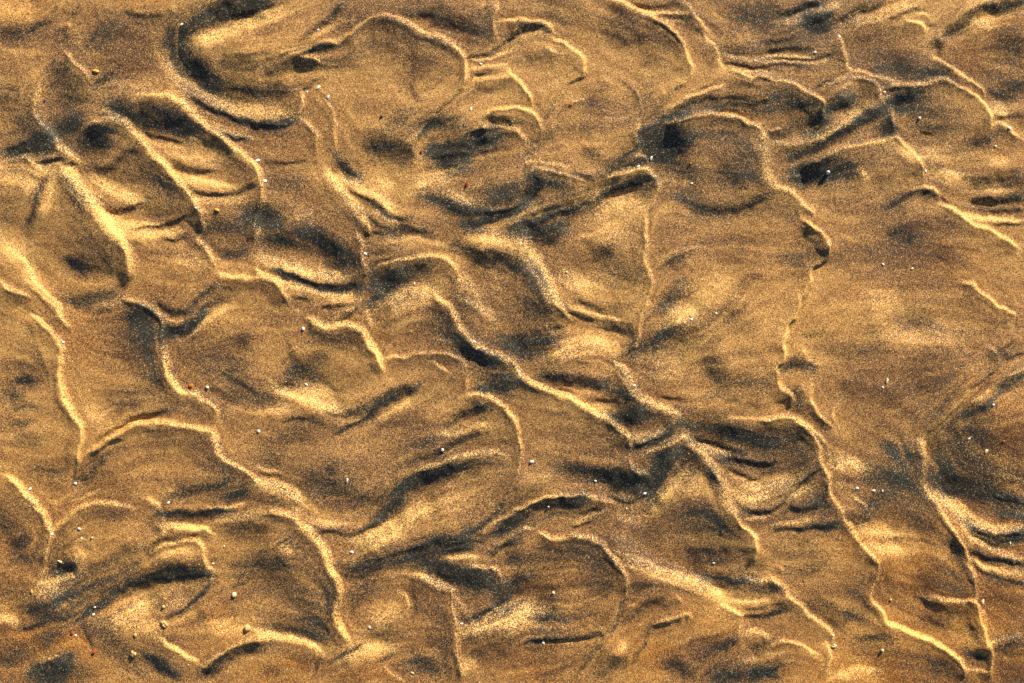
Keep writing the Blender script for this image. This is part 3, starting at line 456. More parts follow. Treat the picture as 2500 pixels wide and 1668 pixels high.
M(.55, 60, '1100 1400 1250 1480'); P(.55, 45, '1220 1290 1270 1290'); L(.35, 14, '970 940 1040 1000 1070 1060'); M(.45, 80, '680 1000 760 900'); L(.3, 14, '880 1440 960 1500 1030 1560'); M(.5, 45, '1120 1420'); M(.4, 60, '850 1210 950 1210'); D(.3, 14, '1080 960 1110 1060 1100 1140'); L(.3, 60, '850 1140 950 1080'); P(.4, 100, '1150 1050 1280 1100'); M(.6, 50, '1640 930 1720 980 1700 1040'); L(.35, 40, '1450 1500 1500 1400'); P(.35, 100, '1600 1300 1700 1350')
O(.5, 90, '100 1500 350 1450'); O(.4, 90, '620 1500 900 1480'); O(.4, 80, '600 1050 680 1000')

tile(2, 2)
C(4, 10, 50, '825 -10 840 70 862 130 930 130 955 165 970 220'); L(.35, 9, '830 0 840 70 862 130 930 130 950 160'); D(.6, 38, '350 110 500 120 650 140 780 160 900 170'); M(.65, 50, '600 170 800 190 930 180'); D(.5, 12, '720 310 800 335 900 310 960 270'); M(.55, 60, '760 240 900 230'); L(.3, 10, '720 290 800 300 880 280'); D(.3, 10, '560 190 700 220')
D(.95, 42, '1110 20 1050 90 1020 160 990 230 960 280'); L(.5, 50, '1000 330 1080 270 1150 200 1200 120'); L(.25, 60, '1250 160 1260 220'); D(.4, 28, '1390 110 1430 230'); M(.5, 100, '1240 460 1450 520'); M(.45, 80, '1300 650 1450 700'); P(.4, 80, '1300 380'); P(.75, 45, '1280 740 1310 770'); L(.3, 40, '960 380 1060 360'); D(.3, 10, '1180 130 1200 80 1250 40')
L(.55, 50, '1560 270 1650 310 1790 270'); D(.75, 25, '1480 30 1580 50 1680 85 1790 90'); D(.6, 12, '1490 100 1560 140 1630 180 1720 190'); L(.45, 40, '1660 225 1750 240'); D(.55, 20, '1600 350 1700 390 1790 400'); L(.35, 16, '1600 430 1790 430'); L(.3, 14, '1500 130 1600 190')
D(.5, 14, '1690 725 1640 775 1612 812'); M(.7, 60, '1350 870 1500 870 1650 890'); D(.45, 25, '1400 890 1600 900', 0); L(.5, 14, '1600 852 1700 872 1790 870'); M(.45, 40, '1640 940 1790 940'); M(.5, 40, '1640 800 1700 760')
C(7, 12, 90, '-100 440 0 420 100 370 200 320 330 290 450 285 560 305 650 330 722 342 738 405'); L(.35, 10, '-40 430 100 370 200 320 330 290 450 285 560 305 650 330 720 342'); D(.85, 34, '-40 500 60 430 150 370 260 335 380 320 500 325'); D(.5, 14, '500 430 560 395 630 370'); L(.4, 14, '450 490 540 440 640 400 700 380'); D(.65, 7, '440 512 510 490 580 450'); D(.3, 10, '600 480 690 430'); M(.4, 60, '300 400 400 390'); D(.35, 50, '80 280 200 260'); M(.4, 60, '40 290 150 280')
C(4, 10, 50, '-10 575 60 530 110 500 175 500'); L(.4, 12, '0 570 60 530 110 500 170 500')
C(10, 13, 170, '170 525 230 550 320 590 400 570 500 560 580 580 650 630 710 690 750 740 790 800 817 880 800 970 760 1040 710 1150 670 1220 560 1245 430 1265 280 1265 140 1275'); L(.45, 12, '180 530 230 550 320 590 400 570 500 560 580 580 650 630 710 690'); L(.3, 16, '730 720 790 800 812 880')
D(.55, 10, '815 920 795 1000 745 1090 695 1190'); D(.65, 18, '660 1212 550 1242 430 1266 300 1268 150 1280'); D(.4, 14, '670 1230 620 1330 540 1440 500 1500'); C(4, 10, 70, '700 1200 620 1330 540 1440 490 1530')
L(.7, 70, '0 1180 80 1120 150 1080 230 1100'); L(.5, 60, '-40 1080 40 1070'); M(.65, 60, '0 900 60 870 130 800'); M(.55, 45, '30 690 70 720'); P(.65, 60, '310 1020 330 970'); P(.5, 55, '230 1120 290 1090'); D(.3, 14, '190 1150 260 1130 310 1060 320 980'); P(.3, 140, '350 800 500 850')
L(.5, 45, '760 690 880 720 1000 780 1120 830 1250 870 1380 930 1480 1000'); C(7, 34, 110, '1020 790 1180 840 1300 880 1400 935 1490 1000'); L(.3, 60, '800 620 900 700'); L(.25, 60, '850 400 900 480 760 440')
C(6, 13, 110, '1450 1020 1530 1065 1592 1100 1572 1180 1550 1280 1480 1350 1420 1430 1350 1510 1320 1590'); D(.4, 13, '1550 1285 1480 1355 1420 1435 1360 1505'); L(.5, 13, '1450 1030 1530 1065 1585 1098'); D(.6, 12, '1610 1060 1700 1050 1790 1040'); D(.7, 18, '1600 1110 1700 1110 1790 1090'); L(.4, 12, '1510 1000 1650 1010 1790 1000'); L(.45, 24, '1600 1220 1700 1210 1790 1240')
C(3, 8, 50, '1130 950 1160 1000 1192 1040'); L(.3, 10, '800 1035 880 1015'); D(.4, 28, '830 920 900 890 1000 890'); D(.4, 28, '760 1140 860 1080 1000 1000 1100 1020'); C(5, 8, 70, '960 1195 1060 1140 1140 1110 1220 1088 1242 1120 1210 1190'); L(.3, 8, '980 1180 1060 1140 1140 1110 1220 1088'); D(.5, 18, '970 1195 1080 1155 1200 1115'); D(.55, 13, '970 1200 920 1290 870 1380 830 1450')
P(.75, 80, '1300 1320 1420 1280'); P(.95, 55, '1140 1440 1200 1480'); M(.5, 40, '1140 1450 1190 1490'); P(.65, 60, '200 1370 300 1380'); P(.45, 120, '330 1420 420 1440'); D(.5, 28, '1470 1330 1560 1280'); D(.45, 28, '1640 1360 1700 1320 1790 1260'); L(.4, 20, '1600 1440 1700 1380'); M(.75, 60, '1680 1500 1790 1480'); M(.65, 60, '1480 1530 1560 1520'); M(.55, 60, '640 1480 740 1440'); L(.35, 30, '800 1290 770 1350'); M(.5, 40, '560 1400 620 1340'); M(.4, 60, '700 1400 780 1420')
O(.5, 100, '900 1420 1050 1350'); O(.4, 100, '1300 1150 1450 1200'); O(.5, 100, '100 1450 200 1520')

tile(3, 2)
C(6, 10, 90, '380 80 300 160 220 240 170 290 140 340 40 415'); D(.6, 10, '370 100 300 165 230 235 172 288 148 335 100 375 40 415'); D(.6, 18, '-20 400 60 402'); D(.6, 24, '170 370 260 385 330 370 390 350'); L(.55, 46, '20 240 130 210 230 170'); L(.5, 25, '190 300 260 260 330 220'); L(.35, 20, '0 310 80 300'); D(.4, 10, '450 180 420 270 400 330'); D(.5, 12, '-10 100 40 90 100 30')
D(.65, 17, '80 525 180 530 280 520 400 500 500 480'); L(.35, 20, '50 480 200 470 350 460'); M(.55, 40, '200 800 320 790 420 770'); M(.3, 80, '150 650 350 650'); D(.3, 14, '220 620 330 590')
L(.5, 50, '470 40 600 80 720 110'); L(.35, 30, '500 190 600 230'); C(4, 10, 60, '600 265 670 320 715 370 700 420 675 475'); D(.45, 24, '700 470 760 440'); M(.55, 50, '720 400 800 310 900 290'); M(.5, 40, '580 440 650 460'); L(.4, 50, '650 530 800 540 950 550'); L(.4, 40, '700 640 850 650 1000 670'); M(.45, 20, '800 590 950 580'); L(.3, 10, '610 270 670 320 705 365'); M(.4, 60, '750 150 900 170')
L(.6, 50, '1160 260 1250 310 1340 370 1400 440 1480 500 1600 530 1790 540'); D(.85, 75, '1230 90 1320 180 1450 230 1600 280 1790 330'); M(.9, 70, '1580 290 1700 350 1790 380'); D(.95, 34, '1420 490 1500 550 1600 580 1700 580 1790 570'); O(.8, 70, '1400 380 1550 450 1700 490'); O(.6, 50, '1550 640 1700 660 1790 680'); L(.45, 25, '1360 480 1430 570 1520 630 1650 680 1790 720'); D(.65, 18, '1420 680 1520 710 1640 730 1790 755'); D(.75, 12, '1420 740 1480 800 1560 830 1660 860 1790 880'); L(.4, 20, '1450 745 1600 795 1790 815')
P(.75, 60, '1060 430 1120 520'); P(.6, 30, '1060 570 1200 600'); P(.85, 42, '1100 850 1130 900'); M(.75, 30, '1300 620 1340 660'); P(.6, 70, '1200 780 1100 900'); P(.85, 60, '1100 1000 1200 1060 1300 1100'); D(.55, 20, '1400 1150 1440 1220 1480 1260'); D(.75, 28, '1430 1330 1500 1370 1560 1390'); L(.35, 20, '1110 970 1250 990 1400 1000'); C(6, 14, 80, '1110 970 1260 995 1400 1000 1480 1040 1545 1115'); D(.45, 20, '1100 1000 1160 1030'); M(.6, 40, '1280 610 1350 680'); L(.3, 12, '1470 1040 1540 1110'); P(.5, 80, '1250 1050 1400 1080')
L(.4, 20, '1540 1310 1630 1270 1790 1220'); M(.65, 50, '1620 1330 1700 1290'); P(.5, 120, '1680 1480'); O(.6, 100, '1650 1420 1750 1480'); P(.6, 90, '1550 940 1700 1000'); P(.5, 90, '1600 100 1750 60'); M(.4, 60, '1250 40 1260 0')
M(.65, 50, '560 1110 640 1090 720 1110'); M(.4, 60, '350 1030 450 1080'); M(.65, 40, '650 1290 800 1260 900 1290'); P(.4, 100, '800 900 1000 950'); M(.4, 50, '1200 1450 1250 1430')
C(6, 13, 80, '-20 872 80 870 140 900 180 950 190 990 250 1020 290 1080 360 1130 430 1180 482 1230 505 1310'); L(.4, 13, '0 870 80 870 140 900 180 950 200 995 260 1030 290 1080 360 1130 430 1180 480 1230'); M(.65, 30, '40 920 120 930'); D(.65, 24, '0 1100 80 1090 180 1040'); D(.5, 14, '50 1040 180 1030')
C(4, 10, 50, '55 1325 120 1290 200 1290 280 1320 380 1370 445 1392'); C(6, 11, 100, '430 1255 462 1350 446 1450 395 1560'); M(.55, 40, '0 1450 100 1430 160 1410'); L(.35, 10, '60 1320 120 1290 200 1290 280 1320 380 1370'); L(.25, 9, '440 1270 460 1350 448 1440'); L(.25, 10, '0 1530 60 1530'); C(3, 10, 50, '95 755 142 790 130 845')
L(.4, 30, '480 1520 650 1490 800 1490'); D(.3, 10, '540 1430 470 1540'); M(.5, 40, '1100 1150 1250 1170'); L(.35, 14, '1400 1470 1550 1490'); D(.35, 40, '420 1120 600 1200'); P(.4, 100, '700 1400 1000 1400')
O(.5, 150, '950 750 1050 850'); O(.5, 120, '600 560 850 600'); O(.5, 120, '500 1500 900 1500'); O(.4, 120, '1250 1000 1600 1050')

# ------------------------------------------------------------------ relief: crests plus the small folds between them
az = math.radians(SUN_AZ)
sx_, sy_ = math.cos(az), -math.sin(az)
FOLD_GAIN, CREST_GAIN = 1.05, 1.25


def tilt_to_height(B):
    """height field whose flanks tilt towards (+) or away from (-) the low sun by the traced amounts"""
    b = np.concatenate([B, B[::-1]], 0)
    b = np.concatenate([b, b[:, ::-1]], 1)
    ky = np.fft.fftfreq(b.shape[0], PIT)[:, None] * 2 * math.pi
    kx = np.fft.rfftfreq(b.shape[1], PIT)[None, :] * 2 * math.pi
    # the mirrored copy is handled by padding with fading, only the first quadrant is kept
    fade = np.zeros_like(b); fade[:B.shape[0], :B.shape[1]] = 1.0
    bh = np.fft.rfft2(b * fade)
    ks = kx * sx_ + ky * sy_
    k2 = kx * kx + ky * ky
    h = np.fft.irfft2(bh * (1j * ks) / (ks * ks + 0.16 * k2 + (2 * math.pi / 700.0) ** 2), s=b.shape)
    return h[:B.shape[0], :B.shape[1]].astype(np.float32)


FB = np.tanh(blur(F_FOLD, 0.8) * 1.5)
FB = np.where(FB < 0, 0.52 * np.tanh(FB / 0.52), FB * 1.15)
FB -= FB.mean()
HF = FOLD_GAIN * tilt_to_height(FB)
# streaks of sorted grains that follow the folds: noise dragged along the local flow direction
flow = math.radians(3.0)
c2 = 1.5 * blur(F_C2, 9.0) + blur(F_C2, 26.0) + 0.7 * blur(F_C2, 70.0) + 0.045 * math.cos(2 * flow) + 0.02
s2 = 1.5 * blur(F_S2, 9.0) + blur(F_S2, 26.0) + 0.7 * blur(F_S2, 70.0) + 0.045 * math.sin(2 * flow) + 0.02 * nfield(160, 160)
energy = np.hypot(c2, s2)
th = 0.5 * np.arctan2(s2, c2)
DXF, DYF = np.cos(th).astype(np.float32), np.sin(th).astype(np.float32)


def smear(N0, steps, ds):
    """average a noise field along the flow lines"""
    out = N0.copy(); tot = 1.0
    for sg in (1.0, -1.0):
        X = np.repeat(np.arange(NX, dtype=np.float32)[None], NY, 0); Y = np.repeat(np.arange(NY, dtype=np.float32)[:, None], NX, 1)
        dx, dy = sg * DXF, sg * DYF
        for k in range(steps):
            X = X + dx * ds; Y = Y + dy * ds
            i = np.clip(X + 0.5, 0, NX - 1).astype(np.int32); j = np.clip(Y + 0.5, 0, NY - 1).astype(np.int32)
            w_ = math.cos(0.5 * math.pi * (k + 1) / (steps + 1))
            out += w_ * N0[j, i]; tot += w_
            nx_, ny_ = DXF[j, i], DYF[j, i]
            f = np.sign(nx_ * dx + ny_ * dy); f[f == 0] = 1
            dx, dy = f * nx_, f * ny_
    return (out / tot).astype(np.float32)


def drag(N0, steps, ds):
    out = smear(N0, steps, ds)
    return (out / out.std()).astype(np.float32)


lic_f = drag(nfield(2.2, 2.2), 14, 1.6)
lic_c = drag(nfield(5.0, 5.0), 16, 2.6)
act = np.clip(energy / np.percentile(energy, 85), 0.15, 1.4).astype(np.float32)
lump = np.clip(0.6 + 0.6 * nfield(90, 60), 0.1, 1.6)
HN = (0.20 * nfield(9, 7) + 0.5 * nfield(40, 16, flow) + 0.08 * nfield(3.0, 3.0) + 0.8 * nfield(150, 80)
      + act * (0.22 * lic_f * lump + 0.55 * lic_c * lump))
HT = CREST_GAIN * (blur(F_STOSS, 1.4) + blur(F_BACK, 14.0) + blur(F_CREST, 0.5)) + HF + HN

st = 0.45 * lic_f + 0.8 * lic_c
patch = nfield(90, 45, flow)
am = 0.5 * blur(F_MIN_SHADE, 2.0) + 0.5 * smear(blur(F_MIN_SHADE, 2.0), 10, 1.8)
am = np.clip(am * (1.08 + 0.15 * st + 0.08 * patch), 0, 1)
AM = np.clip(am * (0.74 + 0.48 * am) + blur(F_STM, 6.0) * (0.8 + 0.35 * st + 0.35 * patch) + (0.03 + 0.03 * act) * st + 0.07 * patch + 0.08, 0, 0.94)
AB = np.clip(blur(F_BRN, 4.0) * (1.0 + 0.25 * st) + 0.15 * st + 0.20 * patch + 0.20, 0, 1)
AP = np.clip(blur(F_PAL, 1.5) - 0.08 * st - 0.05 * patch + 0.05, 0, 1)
AO = np.clip(blur(F_ORG, 10.0) + 0.10 * nfield(160, 120) + 0.02
             + 0.35 * np.clip((GY[:, None] - 1150) / 500, 0, 1) + 0.25 * np.clip((GX[None, :] - 1900) / 600, 0, 1) + 0.2 * np.clip((350 - GX[None, :]) / 350, 0, 1), 0, 1)  # orange tint grows towards the bottom, right and left edges
WU = (1.3 * nfield(7, 7) + 1.6 * nfield(22, 22)).astype(np.float32)
WV = (1.3 * nfield(7, 7) + 1.6 * nfield(22, 22)).astype(np.float32)


def fold_index(a, n):
    a = np.abs(a)
    p = 2.0 * (n - 1)
    a = np.mod(a, p)
    return np.where(a > n - 1, p - a, a)


def sample(F, U, V):
    x = fold_index((U + MAR) / PIT, NX); y = fold_index((V + MAR) / PIT, NY)
    i = np.minimum(x.astype(int), NX - 2); j = np.minimum(y.astype(int), NY - 2)
    fx = (x - i).astype(np.float32); fy = (y - j).astype(np.float32)
    return ((F[j, i] * (1 - fx) + F[j, i + 1] * fx) * (1 - fy) + (F[j + 1, i] * (1 - fx) + F[j + 1, i + 1] * fx) * fy)


def height(u, v):
    U = np.atleast_1d(np.asarray(u, float)); V = np.atleast_1d(np.asarray(v, float))
    wu, wv = sample(WU, U, V), sample(WV, U, V)
    return sample(HT, U + wu, V + wv)


def world(u, v):
    return (u - W0 / 2) * MM, (H0 / 2 - v) * MM


def axis(lo, hi):
    d = np.arange(lo, hi, 2.15)
    out, s, p = [], 2.15, 0.0
    for k in range(62):
        s *= 1.036; p += s; out.append(p)
    for k in range(42):
        s *= 1.18; p += s; out.append(p)
    o = np.array(out)
    return np.concatenate([(lo - o)[::-1], d, d[-1] + o])


# ------------------------------------------------------------------ the beach: one sheet, fine in view, coarser far out
au, av = axis(-40.0, W0 + 40.0), axis(-40.0, H0 + 40.0)
nu, nv = len(au), len(av)
U, V = np.meshgrid(au, av)
su = np.gradient(au)[None, :]; sv = np.gradient(av)[:, None]
calm = 1.0 / (1.0 + (np.maximum(su, sv) / 30.0) ** 3)
wu, wv = sample(WU, U, V), sample(WV, U, V)
Z = sample(HT, U + wu, V + wv) * calm
co = np.empty((nv, nu, 3), np.float32)
co[..., 0], co[..., 1] = world(U, V)
co[..., 2] = Z * MM
me = bpy.data.meshes.new('sand')
me.vertices.add(nu * nv)
me.vertices.foreach_set('co', co.ravel())
idx = np.arange(nu * nv, dtype=np.int32).reshape(nv, nu)
quads = np.stack([idx[1:, :-1], idx[1:, 1:], idx[:-1, 1:], idx[:-1, :-1]], -1).reshape(-1, 4)
nq = len(quads)
me.loops.add(nq * 4)
me.loops.foreach_set('vertex_index', quads.ravel())
me.polygons.add(nq)
me.polygons.foreach_set('loop_start', np.arange(0, nq * 4, 4, dtype=np.int32))
me.polygons.foreach_set('loop_total', np.full(nq, 4, np.int32))
me.polygons.foreach_set('use_smooth', np.ones(nq, bool))
for nm, F in (('mineral_and_shade', AM), ('garnet', AB), ('quartz_and_light', AP), ('orange_tint', AO)):  # dark and pale fields also carry shade and light painted along the folds
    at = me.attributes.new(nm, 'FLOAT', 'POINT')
    q_ = 1.5 if nm in ('mineral_and_shade', 'garnet') else 1.0
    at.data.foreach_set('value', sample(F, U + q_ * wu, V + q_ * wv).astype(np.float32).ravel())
me.update(calc_edges=True)
me.validate()
sand = bpy.data.objects.new('sand', me)
scene.collection.objects.link(sand)
sand['kind'] = 'structure'
sand['label'] = 'golden brown rippled beach sand with dark streaks of heavy grains and painted shade'
sand['category'] = 'sand'


# ------------------------------------------------------------------ sand material: grain by grain
def sand_material():
    m = bpy.data.materials.new('sand_grains')
    m.use_nodes = True
    t = m.node_tree
    n, l = t.nodes, t.links
    bsdf = n['Principled BSDF']
    tc = n.new('ShaderNodeTexCoord')

    def vor(scale, feature='F1'):
        v = n.new('ShaderNodeTexVoronoi')
        v.voronoi_dimensions = '2D'
        v.feature = feature
        v.inputs['Scale'].default_value = scale
        l.new(tc.outputs['Object'], v.inputs['Vector'])
        s = n.new('ShaderNodeSeparateColor')
        l.new(v.outputs['Color'], s.inputs['Color'])
        return v, s

    def math_(op, a, b=None, clamp=False):
        q = n.new('ShaderNodeMath')
        q.operation = op
        q.use_clamp = clamp
        for i, x in enumerate((a, b)):
            if x is None:
                continue
            if isinstance(x, (int, float)):
                q.inputs[i].default_value = x
            else:
                l.new(x, q.inputs[i])
        return q.outputs[0]

    def attr(nm):
        a = n.new('ShaderNodeAttribute')
        a.attribute_name = nm
        return a.outputs['Fac']

    def mix(f, a, b):
        q = n.new('ShaderNodeMix')
        q.data_type = 'RGBA'
        l.new(f, q.inputs[0])
        for sock, x in ((q.inputs[6], a), (q.inputs[7], b)):
            if isinstance(x, tuple):
                sock.default_value = (*x, 1)
            else:
                l.new(x, sock)
        return q.outputs[2]

    v1, s1 = vor(GRAIN_FINE)
    v2, s2 = vor(GRAIN_COARSE)
    # one grain in three is a coarser one
    pick = math_('LESS_THAN', s2.outputs['Red'], 0.34)

    def both(ch, other):
        q = n.new('ShaderNodeMix')
        q.data_type = 'FLOAT'
        l.new(pick, q.inputs[0]); l.new(s1.outputs[ch], q.inputs[2]); l.new(other, q.inputs[3])
        return q.outputs[0]

    # decorrelated numbers for the coarse grains
    c1 = math_('FRACT', math_('MULTIPLY', s2.outputs['Red'], 1.0 / 0.34))
    r1, r2, r3 = both('Red', c1), both('Green', s2.outputs['Green']), both('Blue', s2.outputs['Blue'])
    ramp = n.new('ShaderNodeValToRGB')
    ramp.color_ramp.interpolation = 'CONSTANT'
    stops = BASE_GRAINS
    ramp.color_ramp.elements[0].position = 0.0
    ramp.color_ramp.elements[0].color = (*stops[0][1], 1)
    ramp.color_ramp.elements[1].position = stops[1][0]
    ramp.color_ramp.elements[1].color = (*stops[1][1], 1)
    for p_, c_ in stops[2:]:
        e = ramp.color_ramp.elements.new(p_)
        e.color = (*c_, 1)
    l.new(r1, ramp.inputs[0])
    col = ramp.outputs[0]
    orange_tint = attr('orange_tint')
    tint = n.new('ShaderNodeMix'); tint.data_type = 'RGBA'; tint.blend_type = 'MULTIPLY'
    l.new(math_('MULTIPLY', orange_tint, 0.9, True), tint.inputs[0]); l.new(col, tint.inputs[6]); tint.inputs[7].default_value = (0.92, 0.70, 0.36, 1)
    col = tint.outputs[2]
    pal = ramp2 = n.new('ShaderNodeValToRGB')
    ramp2.color_ramp.interpolation = 'CONSTANT'
    for k, (p_, c_) in enumerate(PALE_GRAINS):
        e = ramp2.color_ramp.elements[k] if k < 2 else ramp2.color_ramp.elements.new(p_)
        e.position = p_; e.color = (*c_, 1)
    l.new(r3, ramp2.inputs[0])
    col = mix(math_('LESS_THAN', r2, math_('MULTIPLY', attr('quartz_and_light'), 0.95)), col, ramp2.outputs[0])
    col = mix(math_('LESS_THAN', r3, math_('MULTIPLY', attr('garnet'), 0.62)), col, GARNET)
    r4 = math_('FRACT', math_('ADD', math_('MULTIPLY', r2, 7.31), r3))
    ramp3 = n.new('ShaderNodeValToRGB')
    ramp3.color_ramp.interpolation = 'CONSTANT'
    for k, (p_, c_) in enumerate(DARK_GRAINS):
        e = ramp3.color_ramp.elements[k] if k < 2 else ramp3.color_ramp.elements.new(p_)
        e.position = p_; e.color = (*c_, 1)
    l.new(r1, ramp3.inputs[0])
    col = mix(math_('LESS_THAN', r4, math_('ADD', math_('MULTIPLY', attr('mineral_and_shade'), 1.0), 0.03)), col, ramp3.outputs[0])
    l.new(col, bsdf.inputs['Base Color'])
    bsdf.inputs['Roughness'].default_value = 0.62
    bsdf.inputs['Specular IOR Level'].default_value = 0.22
    hgt = math_('ADD', math_('MULTIPLY', v1.outputs['Distance'], -0.55), math_('MULTIPLY', math_('MULTIPLY', pick, v2.outputs['Distance']), -0.8))
    bp = n.new('ShaderNodeBump')
    bp.inputs['Strength'].default_value = 0.35
    bp.inputs['Distance'].default_value = 0.0005
    l.new(math_('ADD', hgt, math_('MULTIPLY', r2, 0.35)), bp.inputs['Height'])
    l.new(bp.outputs['Normal'], bsdf.inputs['Normal'])
    return m


GRAIN_FINE, GRAIN_COARSE = 2600.0, 1400.0
BASE_GRAINS = [(0.0, (0.075, 0.036, 0.016)), (0.09, (0.18, 0.085, 0.025)), (0.30, (0.33, 0.150, 0.046)), (0.55, (0.44, 0.220, 0.076)),
               (0.78, (0.55, 0.32, 0.13)), (0.93, (0.60, 0.40, 0.19))]
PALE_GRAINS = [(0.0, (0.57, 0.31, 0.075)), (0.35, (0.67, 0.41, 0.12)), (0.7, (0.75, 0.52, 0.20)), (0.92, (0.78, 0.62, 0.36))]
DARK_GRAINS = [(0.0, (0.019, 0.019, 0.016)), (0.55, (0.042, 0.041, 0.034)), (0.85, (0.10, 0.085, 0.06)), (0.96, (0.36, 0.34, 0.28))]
GARNET = (0.085, 0.040, 0.026)
me.materials.append(sand_material())

# ------------------------------------------------------------------ small things lying on the sand
random.seed(11)


def plain(name, base, var, rough, spec=0.5, bands=0.0):
    m = bpy.data.materials.new(name)
    m.use_nodes = True
    t = m.node_tree; n = t.nodes; l = t.links
    b = n['Principled BSDF']
    tc = n.new('ShaderNodeTexCoord')
    nz = n.new('ShaderNodeTexNoise')
    nz.inputs['Scale'].default_value = 900.0
    nz.inputs['Detail'].default_value = 3.0
    l.new(tc.outputs['Object'], nz.inputs['Vector'])
    fac = nz.outputs['Fac']
    if bands:
        wv_ = n.new('ShaderNodeTexWave')
        wv_.inputs['Scale'].default_value = 420.0
        wv_.inputs['Distortion'].default_value = 3.0
        l.new(tc.outputs['Object'], wv_.inputs['Vector'])
        mm = n.new('ShaderNodeMath'); mm.operation = 'MULTIPLY_ADD'
        l.new(wv_.outputs['Fac'], mm.inputs[0]); mm.inputs[1].default_value = bands; l.new(nz.outputs['Fac'], mm.inputs[2])
        fac = mm.outputs[0]
    r = n.new('ShaderNodeValToRGB')
    r.color_ramp.elements[0].position = 0.3; r.color_ramp.elements[0].color = (*var, 1)
    r.color_ramp.elements[1].position = 0.65; r.color_ramp.elements[1].color = (*base, 1)
    l.new(fac, r.inputs[0]); l.new(r.outputs[0], b.inputs['Base Color'])
    b.inputs['Roughness'].default_value = rough
    b.inputs['Specular IOR Level'].default_value = spec
    bp = n.new('ShaderNodeBump'); bp.inputs['Strength'].default_value = 0.3; bp.inputs['Distance'].default_value = 0.0003
    l.new(fac, bp.inputs['Height']); l.new(bp.outputs['Normal'], b.inputs['Normal'])
    return m


MATS = {
    'white': plain('white_shell', (0.86, 0.84, 0.80), (0.62, 0.58, 0.52), 0.35, 0.5, 0.25),
    'cream': plain('cream_shell', (0.78, 0.66, 0.42), (0.58, 0.44, 0.22), 0.4, 0.5, 0.2),
    'grey': plain('grey_shell', (0.52, 0.52, 0.52), (0.26, 0.26, 0.27), 0.4, 0.5, 0.2),
    'yellow': plain('yellow_pebble', (0.72, 0.44, 0.08), (0.48, 0.24, 0.03), 0.35, 0.5),
    'orange': plain('orange_chip', (0.55, 0.20, 0.03), (0.34, 0.09, 0.015), 0.4, 0.5),
    'red': plain('red_chip', (0.42, 0.045, 0.012), (0.22, 0.02, 0.01), 0.35, 0.5),
    'tan': plain('tan_pebble', (0.62, 0.44, 0.20), (0.42, 0.26, 0.09), 0.6, 0.3),
    'dark': plain('dark_chip', (0.035, 0.035, 0.04), (0.015, 0.015, 0.018), 0.35, 0.5),
    'blue': plain('blue_chip', (0.10, 0.11, 0.30), (0.06, 0.06, 0.16), 0.4, 0.5),
    'green': plain('green_chip', (0.34, 0.42, 0.05), (0.20, 0.26, 0.03), 0.5, 0.4),
}


def mesh_of(name, verts, faces, mat, smooth=False):
    m = bpy.data.meshes.new(name)
    m.from_pydata([tuple(v) for v in verts], [], faces)
    m.polygons.foreach_set('use_smooth', [smooth] * len(m.polygons))
    m.materials.append(mat)
    m.update()
    return m


def chip_mesh(lx, ly, th, n, mat, hook=0.0):
    """broken, slightly cupped flake of shell with an uneven rim"""
    rim = []
    for k in range(n):
        a = 2 * math.pi * (k + random.uniform(-0.22, 0.22)) / n
        q = random.uniform(0.8, 1.12)
        c, s = math.cos(a), math.sin(a)
        # squarish outline
        e = (abs(c) ** 3 + abs(s) ** 3) ** (-1 / 3.0)
        rim.append((0.5 * lx * q * e * c * 0.92, 0.5 * ly * q * e * s * 0.92))
    V_, F_ = [], []
    cup = 0.18 * min(lx, ly)
    for z0, sc in ((-th * 0.5, 0.9), (th * 0.1, 1.0), (th * 0.5, 0.86)):
        for x, y in rim:
            r2 = (x / lx) ** 2 + (y / ly) ** 2
            V_.append((x * sc, y * sc, z0 - cup * r2 * 2.2 + hook * x * x / max(lx, 1e-6)))
    V_.append((0, 0, th * 0.5 + cup * 0.25)); V_.append((0, 0, -th * 0.5))
    for rr in range(2):
        for k in range(n):
            a, b = rr * n + k, rr * n + (k + 1) % n
            F_.append((a, b, b + n, a + n))
    for k in range(n):
        F_.append((2 * n + k, 2 * n + (k + 1) % n, 3 * n))
        F_.append(((k + 1) % n, k, 3 * n + 1))
    return mesh_of('shell_fragment', V_, F_, mat)


def pebble_mesh(lx, ly, lz, mat, rough=0.10, rings=7, segs=10):
    ph = [random.uniform(0, 6.28) for _ in range(4)]
    V_, F_ = [(0, 0, lz * 0.5)], []
    for i in range(1, rings):
        th = math.pi * i / rings
        for k in range(segs):
            a = 2 * math.pi * k / segs
            q = 1 + rough * (math.sin(2 * a + ph[0]) * math.sin(th) + math.sin(3 * a + ph[1] + 2 * th) * 0.7 + math.sin(2.5 * th + ph[2]) * 0.5)
            q *= 1 + 0.5 * rough * random.uniform(-1, 1)
            V_.append((0.5 * lx * q * math.sin(th) * math.cos(a), 0.5 * ly * q * math.sin(th) * math.sin(a), 0.5 * lz * q * math.cos(th)))
    V_.append((0, 0, -lz * 0.5))
    for k in range(segs):
        F_.append((0, 1 + k, 1 + (k + 1) % segs))
        F_.append((len(V_) - 1, len(V_) - 1 - segs + (k + 1) % segs, len(V_) - 1 - segs + k))
    for i in range(rings - 2):
        for k in range(segs):
            a, b = 1 + i * segs + k, 1 + i * segs + (k + 1) % segs
            F_.append((a, a + segs, b + segs, b))
    return mesh_of('pebble', V_, F_, mat, True)


